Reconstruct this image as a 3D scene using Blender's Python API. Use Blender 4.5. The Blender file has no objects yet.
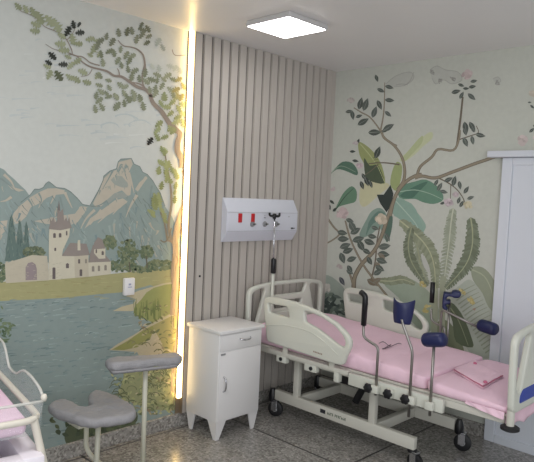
import bpy, bmesh, math, random
from mathutils import Vector, Matrix, noise
from mathutils.geometry import tessellate_polygon
random.seed(7)
R = math.radians
S = bpy.context.scene
COL = S.collection
# ------------------------------------------------------------------ camera, world, lights, exposure
FPX = 607.63
CAM = Vector((-4.1098, -3.3066, 1.6314))
YAW, PITCH, ROLL = 0.7737, 0.0592, 0.0453
_f = Vector((math.cos(YAW)*math.cos(PITCH), math.sin(YAW)*math.cos(PITCH), -math.sin(PITCH)))
_r0 = Vector((math.sin(YAW), -math.cos(YAW), 0)); _u0 = _r0.cross(_f)
_r = math.cos(ROLL)*_r0 + math.sin(ROLL)*_u0
_u = -math.sin(ROLL)*_r0 + math.cos(ROLL)*_u0
cd = bpy.data.cameras.new('camera'); cam = bpy.data.objects.new('camera', cd); COL.objects.link(cam)
cd.sensor_width = 36; cd.lens = 36*FPX/534; cd.clip_start = 0.05
M3 = Matrix((_r, _u, -_f)).transposed()
cam.matrix_world = Matrix.Translation(CAM) @ M3.to_4x4()
S.camera = cam
S.view_settings.view_transform = 'Standard'; S.view_settings.look = 'None'
S.view_settings.gamma = 1; S.view_settings.use_curve_mapping = False
S.view_settings.exposure = 0.0
S.cycles.use_denoising = True
S.cycles.max_bounces = 6
S.cycles.sample_clamp_indirect = 4

WORLD_STRENGTH = 0.70
w = bpy.data.worlds.new('world'); S.world = w; w.use_nodes = True
bg = w.node_tree.nodes['Background']; bg.inputs[0].default_value = (0.97, 0.98, 1.0, 1); bg.inputs[1].default_value = WORLD_STRENGTH
def area(name, loc, rot, sx, sy, power, color):
    l = bpy.data.lights.new(name, 'AREA'); l.shape = 'RECTANGLE'; l.size = sx; l.size_y = sy; l.energy = power; l.color = color
    o = bpy.data.objects.new(name, l); o.location = loc; o.rotation_euler = rot; COL.objects.link(o); return o
area('unseen_ceiling_fill', (-3.35, -1.75, 2.66), (0, 0, 0), .5, .5, 20, (1, .98, .95))  # unseen overhead lamp, added to brighten the left of the room
area('unseen_cool_fill', (-4.6, -4.6, 1.7), (R(97), 0, R(-35)), 2.0, 1.5, 62, (.93, .97, 1))  # cool fill added behind the camera, tilted up to lighten the ceiling
LAMP_EMIT = 14.0
LED_EMIT = 20.0
ART = 1.10      # printed wallpaper tone: overall albedo gain

def ray(px, py):
    return _f + (px-267)/FPX*_r - (py-231)/FPX*_u
def on(ax, val, px, py):
    d = ray(px, py); i = 'xyz'.index(ax); t = (val-CAM[i])/d[i]
    return CAM + t*d
def Z(ox, oy, s, pts):
    return [(ox+p[0]/s, oy+p[1]/s) + tuple(p[2:]) for p in pts]
def lin(c):
    return tuple((x/255/12.92 if x/255 <= .04045 else ((x/255+.055)/1.055)**2.4) for x in c)

# ------------------------------------------------------------------ materials
def mat(name, rgb, rough=.5, metal=0, noise_amt=0.0, noise_scale=30, bump=0.0, bump_scale=60, spec=.5, coat=0, trans=0, emit=None, alpha=1, stretch=None):
    m = bpy.data.materials.new(name); m.use_nodes = True
    nt = m.node_tree; b = nt.nodes['Principled BSDF']
    c = lin(rgb) + (1,)
    b.inputs['Base Color'].default_value = c
    b.inputs['Roughness'].default_value = rough; b.inputs['Metallic'].default_value = metal
    b.inputs['Specular IOR Level'].default_value = spec; b.inputs['Coat Weight'].default_value = coat
    b.inputs['Transmission Weight'].default_value = trans; b.inputs['Alpha'].default_value = alpha
    tc = nt.nodes.new('ShaderNodeTexCoord')
    vec = tc.outputs['Object']
    if stretch:
        mp = nt.nodes.new('ShaderNodeMapping'); mp.inputs['Scale'].default_value = stretch
        nt.links.new(vec, mp.inputs[0]); vec = mp.outputs[0]
    if noise_amt:
        n = nt.nodes.new('ShaderNodeTexNoise'); n.inputs['Scale'].default_value = noise_scale; n.inputs['Detail'].default_value = 4
        nt.links.new(vec, n.inputs[0])
        mr = nt.nodes.new('ShaderNodeMapRange'); mr.inputs[3].default_value = 1-noise_amt; mr.inputs[4].default_value = 1+noise_amt
        nt.links.new(n.outputs[0], mr.inputs[0])
        mx = nt.nodes.new('ShaderNodeVectorMath'); mx.operation = 'SCALE'
        mx.inputs[0].default_value = c[:3]; nt.links.new(mr.outputs[0], mx.inputs['Scale'])
        nt.links.new(mx.outputs[0], b.inputs['Base Color'])
    if bump:
        n2 = nt.nodes.new('ShaderNodeTexNoise'); n2.inputs['Scale'].default_value = bump_scale; n2.inputs['Detail'].default_value = 3
        nt.links.new(vec, n2.inputs[0])
        bp = nt.nodes.new('ShaderNodeBump'); bp.inputs['Strength'].default_value = bump; bp.inputs['Distance'].default_value = .02
        nt.links.new(n2.outputs[0], bp.inputs['Height']); nt.links.new(bp.outputs[0], b.inputs['Normal'])
    if emit:
        b.inputs['Emission Color'].default_value = tuple(emit[0])+(1,); b.inputs['Emission Strength'].default_value = emit[1]
    return m
M = {}
M['bed'] = mat('bed_plastic', (208, 209, 199), .38, noise_amt=.02, noise_scale=8)
M['bedmetal'] = mat('bed_enamel', (202, 200, 190), .4, noise_amt=.02, noise_scale=10)
M['white'] = mat('white_enamel', (226, 224, 224), .35, noise_amt=.015, noise_scale=6)
M['doorw'] = mat('door_white', (214, 218, 226), .45, noise_amt=.015, noise_scale=5)
M['panelw'] = mat('console_white', (212, 214, 224), .4, noise_amt=.01)
M['black'] = mat('black_rubber', (24, 24, 27), .55, noise_amt=.1)
M['blackp'] = mat('black_plastic', (20, 20, 24), .35, noise_amt=.05)
M['steel'] = mat('brushed_steel', (150, 146, 142), .32, .9, noise_amt=.08, noise_scale=60)
M['chrome'] = mat('chrome', (200, 200, 205), .18, 1, noise_amt=.02)
M['blue'] = mat('blue_vinyl', (27, 34, 80), .42, noise_amt=.06, noise_scale=12, bump=.15, bump_scale=25)
M['bluep'] = mat('blue_plastic', (44, 66, 160), .4, noise_amt=.03)
M['pink'] = mat('pink_sheet', (240, 205, 221), .85, noise_amt=.03, noise_scale=6, bump=.35, bump_scale=9, stretch=(1, 2.2, 1))
M['pinkd'] = mat('pink_piping', (200, 112, 140), .85, noise_amt=.04)
M['pinkc'] = mat('pink_cot_sheet', (222, 192, 212), .85, noise_amt=.03, bump=.25, bump_scale=12)
M['grey'] = mat('grey_vinyl_cover', (146, 145, 148), .6, noise_amt=.07, noise_scale=18, bump=.5, bump_scale=22)
M['cream'] = mat('cream_tube', (196, 194, 178), .38, noise_amt=.03)
M['creamc'] = mat('cot_tube', (208, 202, 190), .35, noise_amt=.03)
M['tray'] = mat('cot_tray_plastic', (226, 220, 228), .4, noise_amt=.015)
M['slat'] = mat('slat_board', (186, 179, 172), .55, noise_amt=.035, noise_scale=9, stretch=(14, 1, .5))
M['groove'] = mat('slat_groove', (92, 86, 83), .7, noise_amt=.05)
M['red'] = mat('red_switch', (190, 34, 40), .4, noise_amt=.03)
M['socket'] = mat('grey_outlet', (150, 150, 152), .4, .3, noise_amt=.05)
M['ink'] = mat('dark_ink', (42, 42, 48), .6, noise_amt=.05)
M['green_ink'] = mat('green_ink', (60, 82, 62), .6, noise_amt=.05)
M['brown_ink'] = mat('brown_ink', (150, 132, 118), .6, noise_amt=.05)
M['lampframe'] = mat('lamp_frame', (196, 194, 194), .4, noise_amt=.01)
M['diffuser'] = mat('lamp_diffuser', (255, 255, 255), .5, emit=((1, .985, .96), LAMP_EMIT))
M['led'] = mat('led_diffuser', (255, 240, 200), .5, emit=((1, .66, .24), LED_EMIT))
M['ledf'] = mat('led_front_diffuser', (255, 240, 200), .5, emit=((1, .76, .40), LED_EMIT*.18))
M['tan'] = mat('aluminium_profile', (140, 126, 108), .4, .5, noise_amt=.05)
M['acrylic'] = mat('clear_acrylic', (236, 240, 242), .06, trans=.0, alpha=.10, spec=.5)
M['acrylic_edge'] = mat('acrylic_edge', (214, 214, 208), .15, alpha=.55)
M['cord'] = mat('dark_cord', (84, 66, 80), .8, noise_amt=.05)
M['greylab'] = mat('grey_print', (160, 162, 186), .6, noise_amt=.03)

def ceiling_mat():
    m = mat('ceiling_pvc', (236, 234, 234), .34, noise_amt=.015, noise_scale=3, spec=.5)
    return m
def granite():
    m = bpy.data.materials.new('terrazzo'); m.use_nodes = True; nt = m.node_tree; b = nt.nodes['Principled BSDF']
    tc = nt.nodes.new('ShaderNodeTexCoord')
    v = nt.nodes.new('ShaderNodeTexVoronoi'); v.inputs['Scale'].default_value = 80
    n = nt.nodes.new('ShaderNodeTexNoise'); n.inputs['Scale'].default_value = 3; n.inputs['Detail'].default_value = 5
    n3 = nt.nodes.new('ShaderNodeTexNoise'); n3.inputs['Scale'].default_value = 140; n3.inputs['Detail'].default_value = 2
    for k in (v, n, n3): nt.links.new(tc.outputs['Object'], k.inputs[0])
    sep = nt.nodes.new('ShaderNodeSeparateColor'); nt.links.new(v.outputs['Color'], sep.inputs[0])
    cr = nt.nodes.new('ShaderNodeValToRGB'); cr.color_ramp.interpolation = 'CONSTANT'
    els = cr.color_ramp.elements
    stops = [(0, (122, 118, 114)), (.2, (148, 145, 141)), (.5, (160, 157, 152)), (.72, (138, 135, 131)), (.9, (174, 170, 165))]
    els[0].position, els[0].color = 0, lin(stops[0][1])+(1,)
    els[1].position, els[1].color = stops[1][0], lin(stops[1][1])+(1,)
    for p_, c_ in stops[2:]:
        e = els.new(p_); e.color = lin(c_)+(1,)
    nt.links.new(sep.outputs[0], cr.inputs[0])
    mx = nt.nodes.new('ShaderNodeMix'); mx.data_type = 'RGBA'; mx.blend_type = 'OVERLAY'; mx.inputs[0].default_value = .18
    nt.links.new(cr.outputs[0], mx.inputs[6]); nt.links.new(n.outputs[0], mx.inputs[7])
    mx2 = nt.nodes.new('ShaderNodeMix'); mx2.data_type = 'RGBA'; mx2.blend_type = 'OVERLAY'; mx2.inputs[0].default_value = .15
    nt.links.new(mx.outputs[2], mx2.inputs[6]); nt.links.new(n3.outputs[0], mx2.inputs[7])
    nt.links.new(mx2.outputs[2], b.inputs['Base Color'])
    b.inputs['Roughness'].default_value = .24; b.inputs['Specular IOR Level'].default_value = .55
    return m
M['granite'] = granite()
M['joint'] = mat('joint_strip', (58, 56, 55), .5, noise_amt=.1)
def art_mat():
    m = bpy.data.materials.new('printed_wallpaper'); m.use_nodes = True; nt = m.node_tree; b = nt.nodes['Principled BSDF']
    at = nt.nodes.new('ShaderNodeVertexColor'); at.layer_name = 'ink'
    tc = nt.nodes.new('ShaderNodeTexCoord')
    n = nt.nodes.new('ShaderNodeTexNoise'); n.inputs['Scale'].default_value = 2.2; n.inputs['Detail'].default_value = 6; n.inputs['Roughness'].default_value = .6
    n2 = nt.nodes.new('ShaderNodeTexNoise'); n2.inputs['Scale'].default_value = 28; n2.inputs['Detail'].default_value = 4
    for k in (n, n2): nt.links.new(tc.outputs['Object'], k.inputs[0])
    a = nt.nodes.new('ShaderNodeMath'); a.operation = 'MULTIPLY_ADD'; nt.links.new(n.outputs[0], a.inputs[0]); a.inputs[1].default_value = .10; a.inputs[2].default_value = .885
    a2 = nt.nodes.new('ShaderNodeMath'); a2.operation = 'MULTIPLY_ADD'; nt.links.new(n2.outputs[0], a2.inputs[0]); a2.inputs[1].default_value = .13; nt.links.new(a.outputs[0], a2.inputs[2])
    sc = nt.nodes.new('ShaderNodeVectorMath'); sc.operation = 'SCALE'
    nt.links.new(at.outputs[0], sc.inputs[0]); nt.links.new(a2.outputs[0], sc.inputs['Scale'])
    nt.links.new(sc.outputs[0], b.inputs['Base Color'])
    b.inputs['Roughness'].default_value = .62; b.inputs['Specular IOR Level'].default_value = .3
    return m
M['art'] = art_mat()
M['ceil'] = ceiling_mat()

# ------------------------------------------------------------------ mesh helpers
def link_mesh(name, me, m, parent=None, smooth=False):
    o = bpy.data.objects.new(name, me); COL.objects.link(o)
    if m is not None and not me.materials: me.materials.append(m)
    if smooth:
        for p in me.polygons: p.use_smooth = True
    if parent is not None:
        o.parent = parent
        o.matrix_parent_inverse = Matrix.Translation(-parent.location) if parent.parent is None else parent_inv(parent)
    return o
def parent_inv(p):
    mw = Matrix.Identity(4); chain = []
    while p is not None: chain.append(p); p = p.parent
    for q in reversed(chain):
        mw = mw @ q.matrix_parent_inverse @ Matrix.LocRotScale(q.location, q.rotation_euler, q.scale)
    return mw.inverted()
def build(name, bm, m, parent=None, smooth=False, angle=None):
    me = bpy.data.meshes.new(name); bmesh.ops.recalc_face_normals(bm, faces=bm.faces); bm.to_mesh(me); bm.free()
    o = link_mesh(name, me, m, parent, smooth)
    if angle:
        for p in me.polygons: p.use_smooth = True
        try: me.set_sharp_from_angle(angle=R(angle))
        except Exception: pass
    return o
def empty(name, loc, label=None, cat=None, group=None):
    o = bpy.data.objects.new(name, None); o.location = loc; o.empty_display_size = .1; COL.objects.link(o)
    if label: tag(o, label, cat, group)
    return o
def tag(o, label, cat, group=None):
    o['label'] = label; o['category'] = cat
    if group: o['group'] = group
    return o
def struct(o): o['kind'] = 'structure'; return o
def box(bm, lo, hi, bev=0.0, seg=2, mtx=None):
    b2 = bmesh.new(); bmesh.ops.create_cube(b2, size=1)
    for v in b2.verts:
        v.co = Vector((lo[i] + (v.co[i]+.5)*(hi[i]-lo[i]) for i in range(3)))
    if bev: bmesh.ops.bevel(b2, geom=b2.edges[:], offset=bev, segments=seg, affect='EDGES', profile=.5)
    if mtx is not None: bmesh.ops.transform(b2, matrix=mtx, verts=b2.verts)
    me = bpy.data.meshes.new('t'); b2.to_mesh(me); b2.free(); bm.from_mesh(me); bpy.data.meshes.remove(me)
def B(*boxes, **k):
    bm = bmesh.new()
    for b in boxes: box(bm, *b, **k)
    return bm
def catmull(pts, n=6, closed=False):
    P = [Vector(p) for p in pts]; out = []; L = len(P)
    rng = range(L) if closed else range(L-1)
    for i in rng:
        g = (lambda k: P[k % L]) if closed else (lambda k: P[max(0, min(L-1, k))])
        p0, p1, p2, p3 = g(i-1), g(i), g(i+1), g(i+2)
        for j in range(n):
            t = j/n
            out.append(.5*((2*p1)+(p2-p0)*t+(2*p0-5*p1+4*p2-p3)*t*t+(3*p1-p0-3*p2+p3)*t**3))
    if not closed: out.append(P[-1])
    return out
def fillet(pts, r, closed=True, n=4):
    P = [Vector(p) for p in pts]; L = len(P); out = []
    for i in range(L):
        if not closed and i in (0, L-1): out.append(P[i]); continue
        a, b, c = P[i-1], P[i], P[(i+1) % L]
        rr = r[i] if isinstance(r, (list, tuple)) else r
        da, dc = (a-b), (c-b); k = min(rr, da.length*.49, dc.length*.49)
        p, q = b+da.normalized()*k, b+dc.normalized()*k
        for j in range(n+1):
            t = j/n; out.append((1-t)**2*p+2*t*(1-t)*b+t*t*q)
    return out
def tube(bm, pts, r, seg=10, closed=False, r2=None):
    P = [Vector(p) for p in pts]; n = len(P); rings = []
    up = None
    for i, p in enumerate(P):
        if closed: t = (P[(i+1) % n]-P[i-1]).normalized()
        else: t = (P[min(i+1, n-1)]-P[max(i-1, 0)]).normalized()
        if up is None:
            up = Vector((0, 0, 1)) if abs(t.z) < .9 else Vector((1, 0, 0))
        a = (up - t*up.dot(t)).normalized(); b = t.cross(a); up = a
        rad = r if r2 is None else r+(r2-r)*i/(n-1)
        rings.append([bm.verts.new(p+rad*(math.cos(2*math.pi*k/seg)*a+math.sin(2*math.pi*k/seg)*b)) for k in range(seg)])
    for i in range(n if closed else n-1):
        A, Bq = rings[i], rings[(i+1) % n]
        for k in range(seg): bm.faces.new((A[k], A[(k+1) % seg], Bq[(k+1) % seg], Bq[k]))
    if not closed:
        bm.faces.new(rings[0][::-1]); bm.faces.new(rings[-1])
    return bm
def T(pts, r, seg=10, **k): return tube(bmesh.new(), pts, r, seg, **k)
def lathe(bm, prof, seg=20, mtx=None):
    rings = []
    for (r, z) in prof:
        rings.append([bm.verts.new((r*math.cos(2*math.pi*k/seg), r*math.sin(2*math.pi*k/seg), z)) for k in range(seg)])
    for a, b in zip(rings, rings[1:]):
        for k in range(seg): bm.faces.new((a[k], a[(k+1) % seg], b[(k+1) % seg], b[k]))
    bm.faces.new(rings[0][::-1]); bm.faces.new(rings[-1])
    if mtx is not None: bmesh.ops.transform(bm, matrix=mtx, verts=[v for r in rings for v in r])
    return bm
def axis_m(loc, ax):
    q = Vector((0, 0, 1)).rotation_difference(Vector(ax).normalized())
    return Matrix.Translation(loc) @ q.to_matrix().to_4x4()
def plate(name, outer, holes, thick, bev, to3, m, parent=None, res=2):
    """a board cut from a 2D outline with holes, thickness and rounded edges; to3 maps (u,v,w) to the room"""
    cu = bpy.data.curves.new(name, 'CURVE'); cu.dimensions = '2D'; cu.fill_mode = 'BOTH'
    cu.extrude = max(thick/2-bev, .0005); cu.bevel_depth = bev; cu.bevel_resolution = res; cu.offset = -bev
    for loop in [outer]+list(holes):
        sp = cu.splines.new('POLY'); sp.points.add(len(loop)-1); sp.use_cyclic_u = True
        for q, p in zip(sp.points, loop): q.co = (p[0], p[1], 0, 1)
    o = bpy.data.objects.new(name, cu); me = bpy.data.meshes.new_from_object(o); me.name = name
    bpy.data.objects.remove(o); bpy.data.curves.remove(cu)
    bm = bmesh.new(); bm.from_mesh(me); bpy.data.meshes.remove(me)
    bmesh.ops.remove_doubles(bm, verts=bm.verts, dist=1e-5)
    for v in bm.verts: v.co = Vector(to3(*v.co))
    return build(name, bm, m, parent, angle=40)

# ------------------------------------------------------------------ wallpaper drawing
class Art:
    def __init__(s, ax, val, sign, step=.00025, wash=.12):
        s.wash = wash; s.ax, s.val, s.sign, s.step = ax, val, sign, step
        s.v, s.f, s.c, s.n = [], [], [], 0
    def p3(s, p, layer):
        off = layer*s.step + (s.n % 19)*1e-5
        q = on(s.ax, s.val, p[0], p[1]); q['xyz'.index(s.ax)] += s.sign*off
        return q
    def raw(s, pts3, col):
        tris = tessellate_polygon([pts3]); b = len(s.v); s.v += pts3
        for t in tris: s.f.append(tuple(b+i for i in t)); s.c.append(col)
        s.n += 1
    def poly(s, pts, col, layer, jit=0, smooth=0):
        if smooth: pts = [tuple(p) for p in catmull([Vector((p[0], p[1], 0)) for p in pts], smooth, True)]
        if jit:
            dj = random.uniform(-jit, jit); col = tuple(max(0, min(255, c+dj)) for c in col)
        s.raw([s.p3(p, layer) for p in pts], col)
    def stroke(s, pts, w0, w1, col, layer, smooth=4, jit=0):
        if smooth: pts = [tuple(p)[:2] for p in catmull([Vector((p[0], p[1], 0)) for p in pts], smooth)]
        n = len(pts); L, Rr = [], []
        for i, p in enumerate(pts):
            a, b = pts[max(0, i-1)], pts[min(n-1, i+1)]
            d = Vector((b[0]-a[0], b[1]-a[1]))
            if d.length < 1e-6: d = Vector((1, 0))
            d.normalize(); wv = (w0+(w1-w0)*i/(n-1))/2
            L.append((p[0]-d.y*wv, p[1]+d.x*wv)); Rr.append((p[0]+d.y*wv, p[1]-d.x*wv))
        if jit:
            dj = random.uniform(-jit, jit); col = tuple(max(0, min(255, c+dj)) for c in col)
        b = len(s.v); s.v += [s.p3(p, layer) for p in L+Rr]
        for i in range(n-1): s.f.append((b+i, b+i+1, b+n+i+1, b+n+i)); s.c.append(col)
        s.n += 1
    def oak(s, x, y, ang, ln, col, layer, jit=8):
        prof = [(0, .03), (.14, .14), (.22, .06), (.36, .26), (.46, .09), (.6, .3), (.7, .11), (.84, .2), (1, .0)]; ln *= .93
        up = [(a, h) for a, h in prof]; dn = [(a, -h) for a, h in prof[::-1][1:]]
        c, sn = math.cos(R(ang)), math.sin(R(ang)); pts = []
        for a, h in up+dn:
            u, v = (a-.5)*ln, h*ln*1.35*random.uniform(.8, 1.15)
            pts.append((x+u*c-v*sn, y+u*sn+v*c))
        s.poly(pts, col, layer, jit)
    def laurel(s, x, y, ang, ln, wd, col, layer, jit=7, rib=None):
        c, sn = math.cos(R(ang)), math.sin(R(ang)); pts = []
        N = 7
        for k in range(N+1):
            a = k/N; pts.append((a, math.sin(math.pi*a**.85)))
        pts = [(a, h) for a, h in pts]+[(a, -h) for a, h in pts[::-1][1:-1]]
        f = [(x+(a-.5)*ln*c-h*wd/2*sn, y+(a-.5)*ln*sn+h*wd/2*c) for a, h in pts]
        s.poly(f, col, layer, jit)
        if rib: s.stroke([(x-.48*ln*c, y-.48*ln*sn), (x+.45*ln*c, y+.45*ln*sn)], .5, .3, rib, layer+1, 0)
    def rose(s, x, y, r, col, layer, n=18):
        r *= 1.2; col = tuple(c*.72+f*.28 for c, f in zip(col, (184, 180, 172)))
        for k in range(n):
            a = random.uniform(0, 6.28); d = r*random.uniform(.1, .75)
            dj = random.uniform(-16, 10); cc = tuple(min(255, c+dj) for c in col)
            s.laurel(x+d*math.cos(a), y+d*.8*math.sin(a), math.degrees(a)+90+random.uniform(-30, 30), r*.9, r*.5, cc, layer+k % 3)
    def frond(s, spine, wid, col, rib, layer, teeth=3, side=(1, 1)):
        """feathery banana-like leaf along a spine: many overlapping blades and a pale midrib"""
        P = [tuple(p)[:2] for p in catmull([Vector((p[0], p[1], 0)) for p in spine], 7)]; n = len(P)
        for i in range(1, n-1):
            t = i/(n-1); d = Vector((P[i+1][0]-P[i-1][0], P[i+1][1]-P[i-1][1])).normalized()
            ww = wid*math.sin(math.pi*min(1, .12+t*.84))**.7
            for sd, kk in ((1, side[0]), (-1, side[1])):
                if not kk: continue
                ln = ww*kk*random.uniform(.85, 1.1); nx, ny = -d.y*sd, d.x*sd
                ex, ey = P[i][0]+nx*ln+d.x*ln*.45, P[i][1]+ny*ln+d.y*ln*.45
                hw = 1.9
                pts = [(P[i][0]-d.x*hw, P[i][1]-d.y*hw), (P[i][0]+d.x*hw, P[i][1]+d.y*hw), (ex+d.x*.9, ey+d.y*.9), (ex-d.x*1.0, ey-d.y*1.0)]
                s.poly(pts, col, layer, 9)
        s.stroke(spine, 1.5, .6, rib, layer+1, 7)
    def finish(s, name, parent):
        me = bpy.data.meshes.new(name); me.from_pydata([tuple(v) for v in s.v], [], s.f)
        ca = me.color_attributes.new('ink', 'FLOAT_COLOR', 'CORNER'); k = 0
        for poly, col in zip(me.polygons, s.c):
            g_ = .3*col[0]+.59*col[1]+.11*col[2]; col = tuple(c+(g_-c)*s.wash for c in col); lc = tuple(min(.92, x*ART) for x in lin(col))+(1,)
            for li in poly.loop_indices: ca.data[li].color = lc
        me.update()
        return struct(link_mesh(name, me, M['art'], parent))

# ------------------------------------------------------------------ the setting
H = 2.7
struct(build('floor', B(((-5.2, -5.2, -.1), (.0, .0, 0))), M['granite']))
bm = bmesh.new()
for k in range(-3, 1):
    x = -1.155+1.12*k
    box(bm, (x-.006, -5.2, -.002), (x+.006, -.02, .0006))
for k in range(0, 5):
    y = -.05-1.12*k
    box(bm, (-5.2, y-.006, -.002), (-.02, y+.006, .0006))
j = struct(build('trim_1', bm, M['joint']))
struct(build('ceiling', B(((-5.2, -5.2, H), (.1, .1, H+.1))), M['ceil']))
wl = struct(build('wall_left', B(((-5.2, 0, 0), (0.1, .1, H))), M['doorw']))
wr = struct(build('wall_right', B(((0, -5.2, 0), (.1, 0, H))), M['doorw']))
struct(build('baseboard_left', B(((-5.2, -.022, 0), (0, 0, .092)), bev=.003), M['granite']))
struct(build('baseboard_right', B(((-.02, -1.53, 0), (0, -.022, .092)), bev=.003), M['granite']))
# slatted panelling: flat boards with narrow recessed grooves
bm = bmesh.new()
gx = [-1.455+.0826*k for k in range(17)]
edges = [-1.526]+gx+[-.045]
box(bm, (-1.526, -.02, .094), (-.045, -.001, H))
pan = struct(build('trim_2', bm, M['groove']))
bm = bmesh.new()
for a, b in zip(edges, edges[1:]):
    b2 = bmesh.new()
    a_ = a+(.009 if a != edges[0] else 0); b_ = b-.009
    prof = [(a_, -.02), (a_+.003, -.036), (b_-.003, -.036), (b_, -.02)]
    lo = [b2.verts.new((x, y, .094)) for x, y in prof]; hi = [b2.verts.new((x, y, H-.001)) for x, y in prof]
    for i in range(4): b2.faces.new((lo[i], lo[(i+1) % 4], hi[(i+1) % 4], hi[i]))
    b2.faces.new(lo); b2.faces.new(hi)
    me = bpy.data.meshes.new('t'); b2.to_mesh(me); b2.free(); bm.from_mesh(me)
struct(build('slat_boards', bm, M['slat'], pan))
bm = bmesh.new(); box(bm, (-.047, -.03, .094), (-.0, -.001, H)); struct(build('corner_trim', bm, M['slat'], pan))
dot = lathe(bmesh.new(), [(.0, 0), (.008, 0), (.008, .004), (0, .004)], 12, axis_m((-1.414, -.036, 1.045), (0, -1, 0)))
struct(build('dark_screw', dot, M['blackp'], pan))

# door on the right wall
def door():
    d = struct(build('door_1', B(((-.03, -2.55, .0), (-.001, -1.534, 1.955)), bev=.004), M['doorw']))
    bm = bmesh.new()
    box(bm, (-.045, -1.605, .0), (-.029, -1.534, 1.955), .004)
    box(bm, (-.045, -2.55, 1.905), (-.029, -1.606, 1.955), .004)
    box(bm, (-.045, -2.55, .0), (-.029, -1.606, .06), .004)
    struct(build('door_frame', bm, M['doorw'], d))
    bm = bmesh.new()
    box(bm, (-.034, -2.55, .06), (-.029, -1.607, 1.905))
    for k in range(1, 8): box(bm, (-.0346, -2.55, .06+.23*k), (-.0335, -1.607, .062+.23*k))
    struct(build('door_panel', bm, M['doorw'], d))
    struct(build('trim_3', B(((-.085, -2.6, 1.957), (-.001, -1.44, 2.0)), bev=.006), M['doorw']))
door()

# ---------------- landscape wallpaper on the left wall
A = Art('y', 0, -1)
SKY = (188, 191, 186)
b0 = len(A.v)
A.v += [Vector((x, -.0001, z)) for x, z in ((-5.2, .09), (-1.52, .09), (-1.52, H), (-5.2, H))]
A.f.append((b0, b0+1, b0+2, b0+3)); A.c.append(SKY)
random.seed(11)
for k in range(70):   # faint cloud bands
    cx, cy = random.choice([(40, 88), (30, 60), (95, 128), (110, 140), (20, 110), (118, 118), (150, 65), (-60, 90), (-90, 60)])
    x = cx+random.gauss(0, 26); y = cy+random.gauss(0, 7); L = random.uniform(8, 26)
    if x+L > 178: continue
    c = random.choice([(178, 185, 184), (182, 187, 185), (196, 199, 195), (174, 182, 182)])
    A.stroke([(x, y), (x+L*.4, y-random.uniform(0, 2)), (x+L, y+random.uniform(-1.5, 1))], random.uniform(.8, 3), .2, c, 1)
for c, r in (((124, 122), 13), ((110, 128), 9), ((140, 126), 10)):
    for k in range(9):
        a0 = random.uniform(3, 5.5)
        A.stroke([(c[0]+r*math.cos(a0+t)*random.uniform(.9, 1.2), c[1]+r*.6*math.sin(a0+t)) for t in (0, .4, .8, 1.2)], 1.6, .4, (172, 181, 181), 1)
TEAL, TEAL2, TAN, LINE = (134, 149, 145), (126, 141, 138), (176, 168, 152), (112, 126, 123)
mt1 = [(-160, 160), (-120, 150), (-70, 172), (-30, 158)] + Z(0, 150, 5.34, [(0, 95), (22, 105), (40, 125), (75, 155), (105, 185), (135, 212), (155, 240), (165, 300), (160, 459)]) + [(30, 262), (-160, 275)]
A.poly(mt1, TEAL, 2)
mt2 = Z(0, 150, 5.34, [(40, 370), (75, 325), (110, 280), (160, 240), (185, 208), (208, 210), (230, 200), (245, 178), (260, 168), (278, 182), (300, 200), (345, 205), (375, 222), (410, 255), (440, 290), (490, 300), (534, 300), (534, 600), (0, 600), (0, 400)])
A.poly(mt2, TEAL, 3)
A.poly(Z(0, 150, 5.34, [(60, 350), (110, 295), (165, 250), (215, 222), (255, 205), (300, 204), (345, 215), (340, 235), (290, 240), (250, 255), (225, 275), (200, 290), (165, 305), (140, 355), (100, 390), (60, 400)]), TAN, 4)
A.poly(Z(0, 150, 5.34, [(0, 380), (40, 375), (30, 430), (0, 459)]), TAN, 4)
A.poly(Z(0, 150, 5.34, [(35, 178), (75, 200), (130, 215), (100, 222), (60, 208)]), TAN, 4)
A.poly(Z(0, 150, 5.34, [(180, 380), (260, 365), (330, 350), (400, 340), (430, 300), (475, 305), (440, 350), (410, 390), (370, 400), (250, 395)]), TAN, 4)
mt3 = Z(90, 150, 5.34, [(-20, 310), (0, 295), (20, 260), (45, 215), (70, 160), (72, 140), (105, 112), (140, 100), (150, 62), (165, 48), (220, 45), (235, 75), (265, 88), (280, 118), (305, 130), (335, 165), (352, 195), (375, 230), (400, 300), (440, 360), (480, 459), (480, 640), (-40, 640)])
A.poly(mt3, TEAL, 5)
for p in ([(15, 285), (50, 215), (75, 150), (110, 118), (145, 105), (152, 65), (218, 48), (228, 75), (205, 120), (222, 170), (215, 240), (200, 245), (170, 215), (130, 232), (95, 265), (60, 300), (30, 305)],
          [(-30, 420), (0, 365), (50, 330), (90, 300), (130, 270), (175, 258), (200, 275), (160, 310), (100, 345), (60, 365), (20, 380)],
          [(240, 210), (262, 175), (300, 140), (306, 150), (280, 185), (255, 222)]):
    A.poly(Z(90, 150, 5.34, p), TAN, 6)
for p in ([(110, 160), (135, 135), (170, 140), (200, 175), (205, 200), (170, 200), (130, 185)],
          [(85, 270), (130, 230), (175, 225), (205, 250), (180, 255), (130, 258), (100, 285)],
          [(45, 222), (75, 205), (110, 190), (75, 200)], [(170, 110), (190, 70), (200, 85), (180, 120)], [(140, 115), (160, 75), (168, 80), (152, 120)]):
    A.poly(Z(90, 150, 5.34, p), (146, 153, 146), 7)
    for k in range(7):
        i_ = random.randrange(len(p)); a_, b_ = p[i_], p[i_-1]; t_ = random.random(); q_ = Z(90, 150, 5.34, [(a_[0]+(b_[0]-a_[0])*t_, a_[1]+(b_[1]-a_[1])*t_)])[0]
        A.stroke([q_, (q_[0]+random.uniform(-2, 2), q_[1]+random.uniform(2, 5))], 1.4, .3, random.choice([TEAL2, TAN, (152, 156, 147)]), 8, 0)
random.seed(4)
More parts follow.
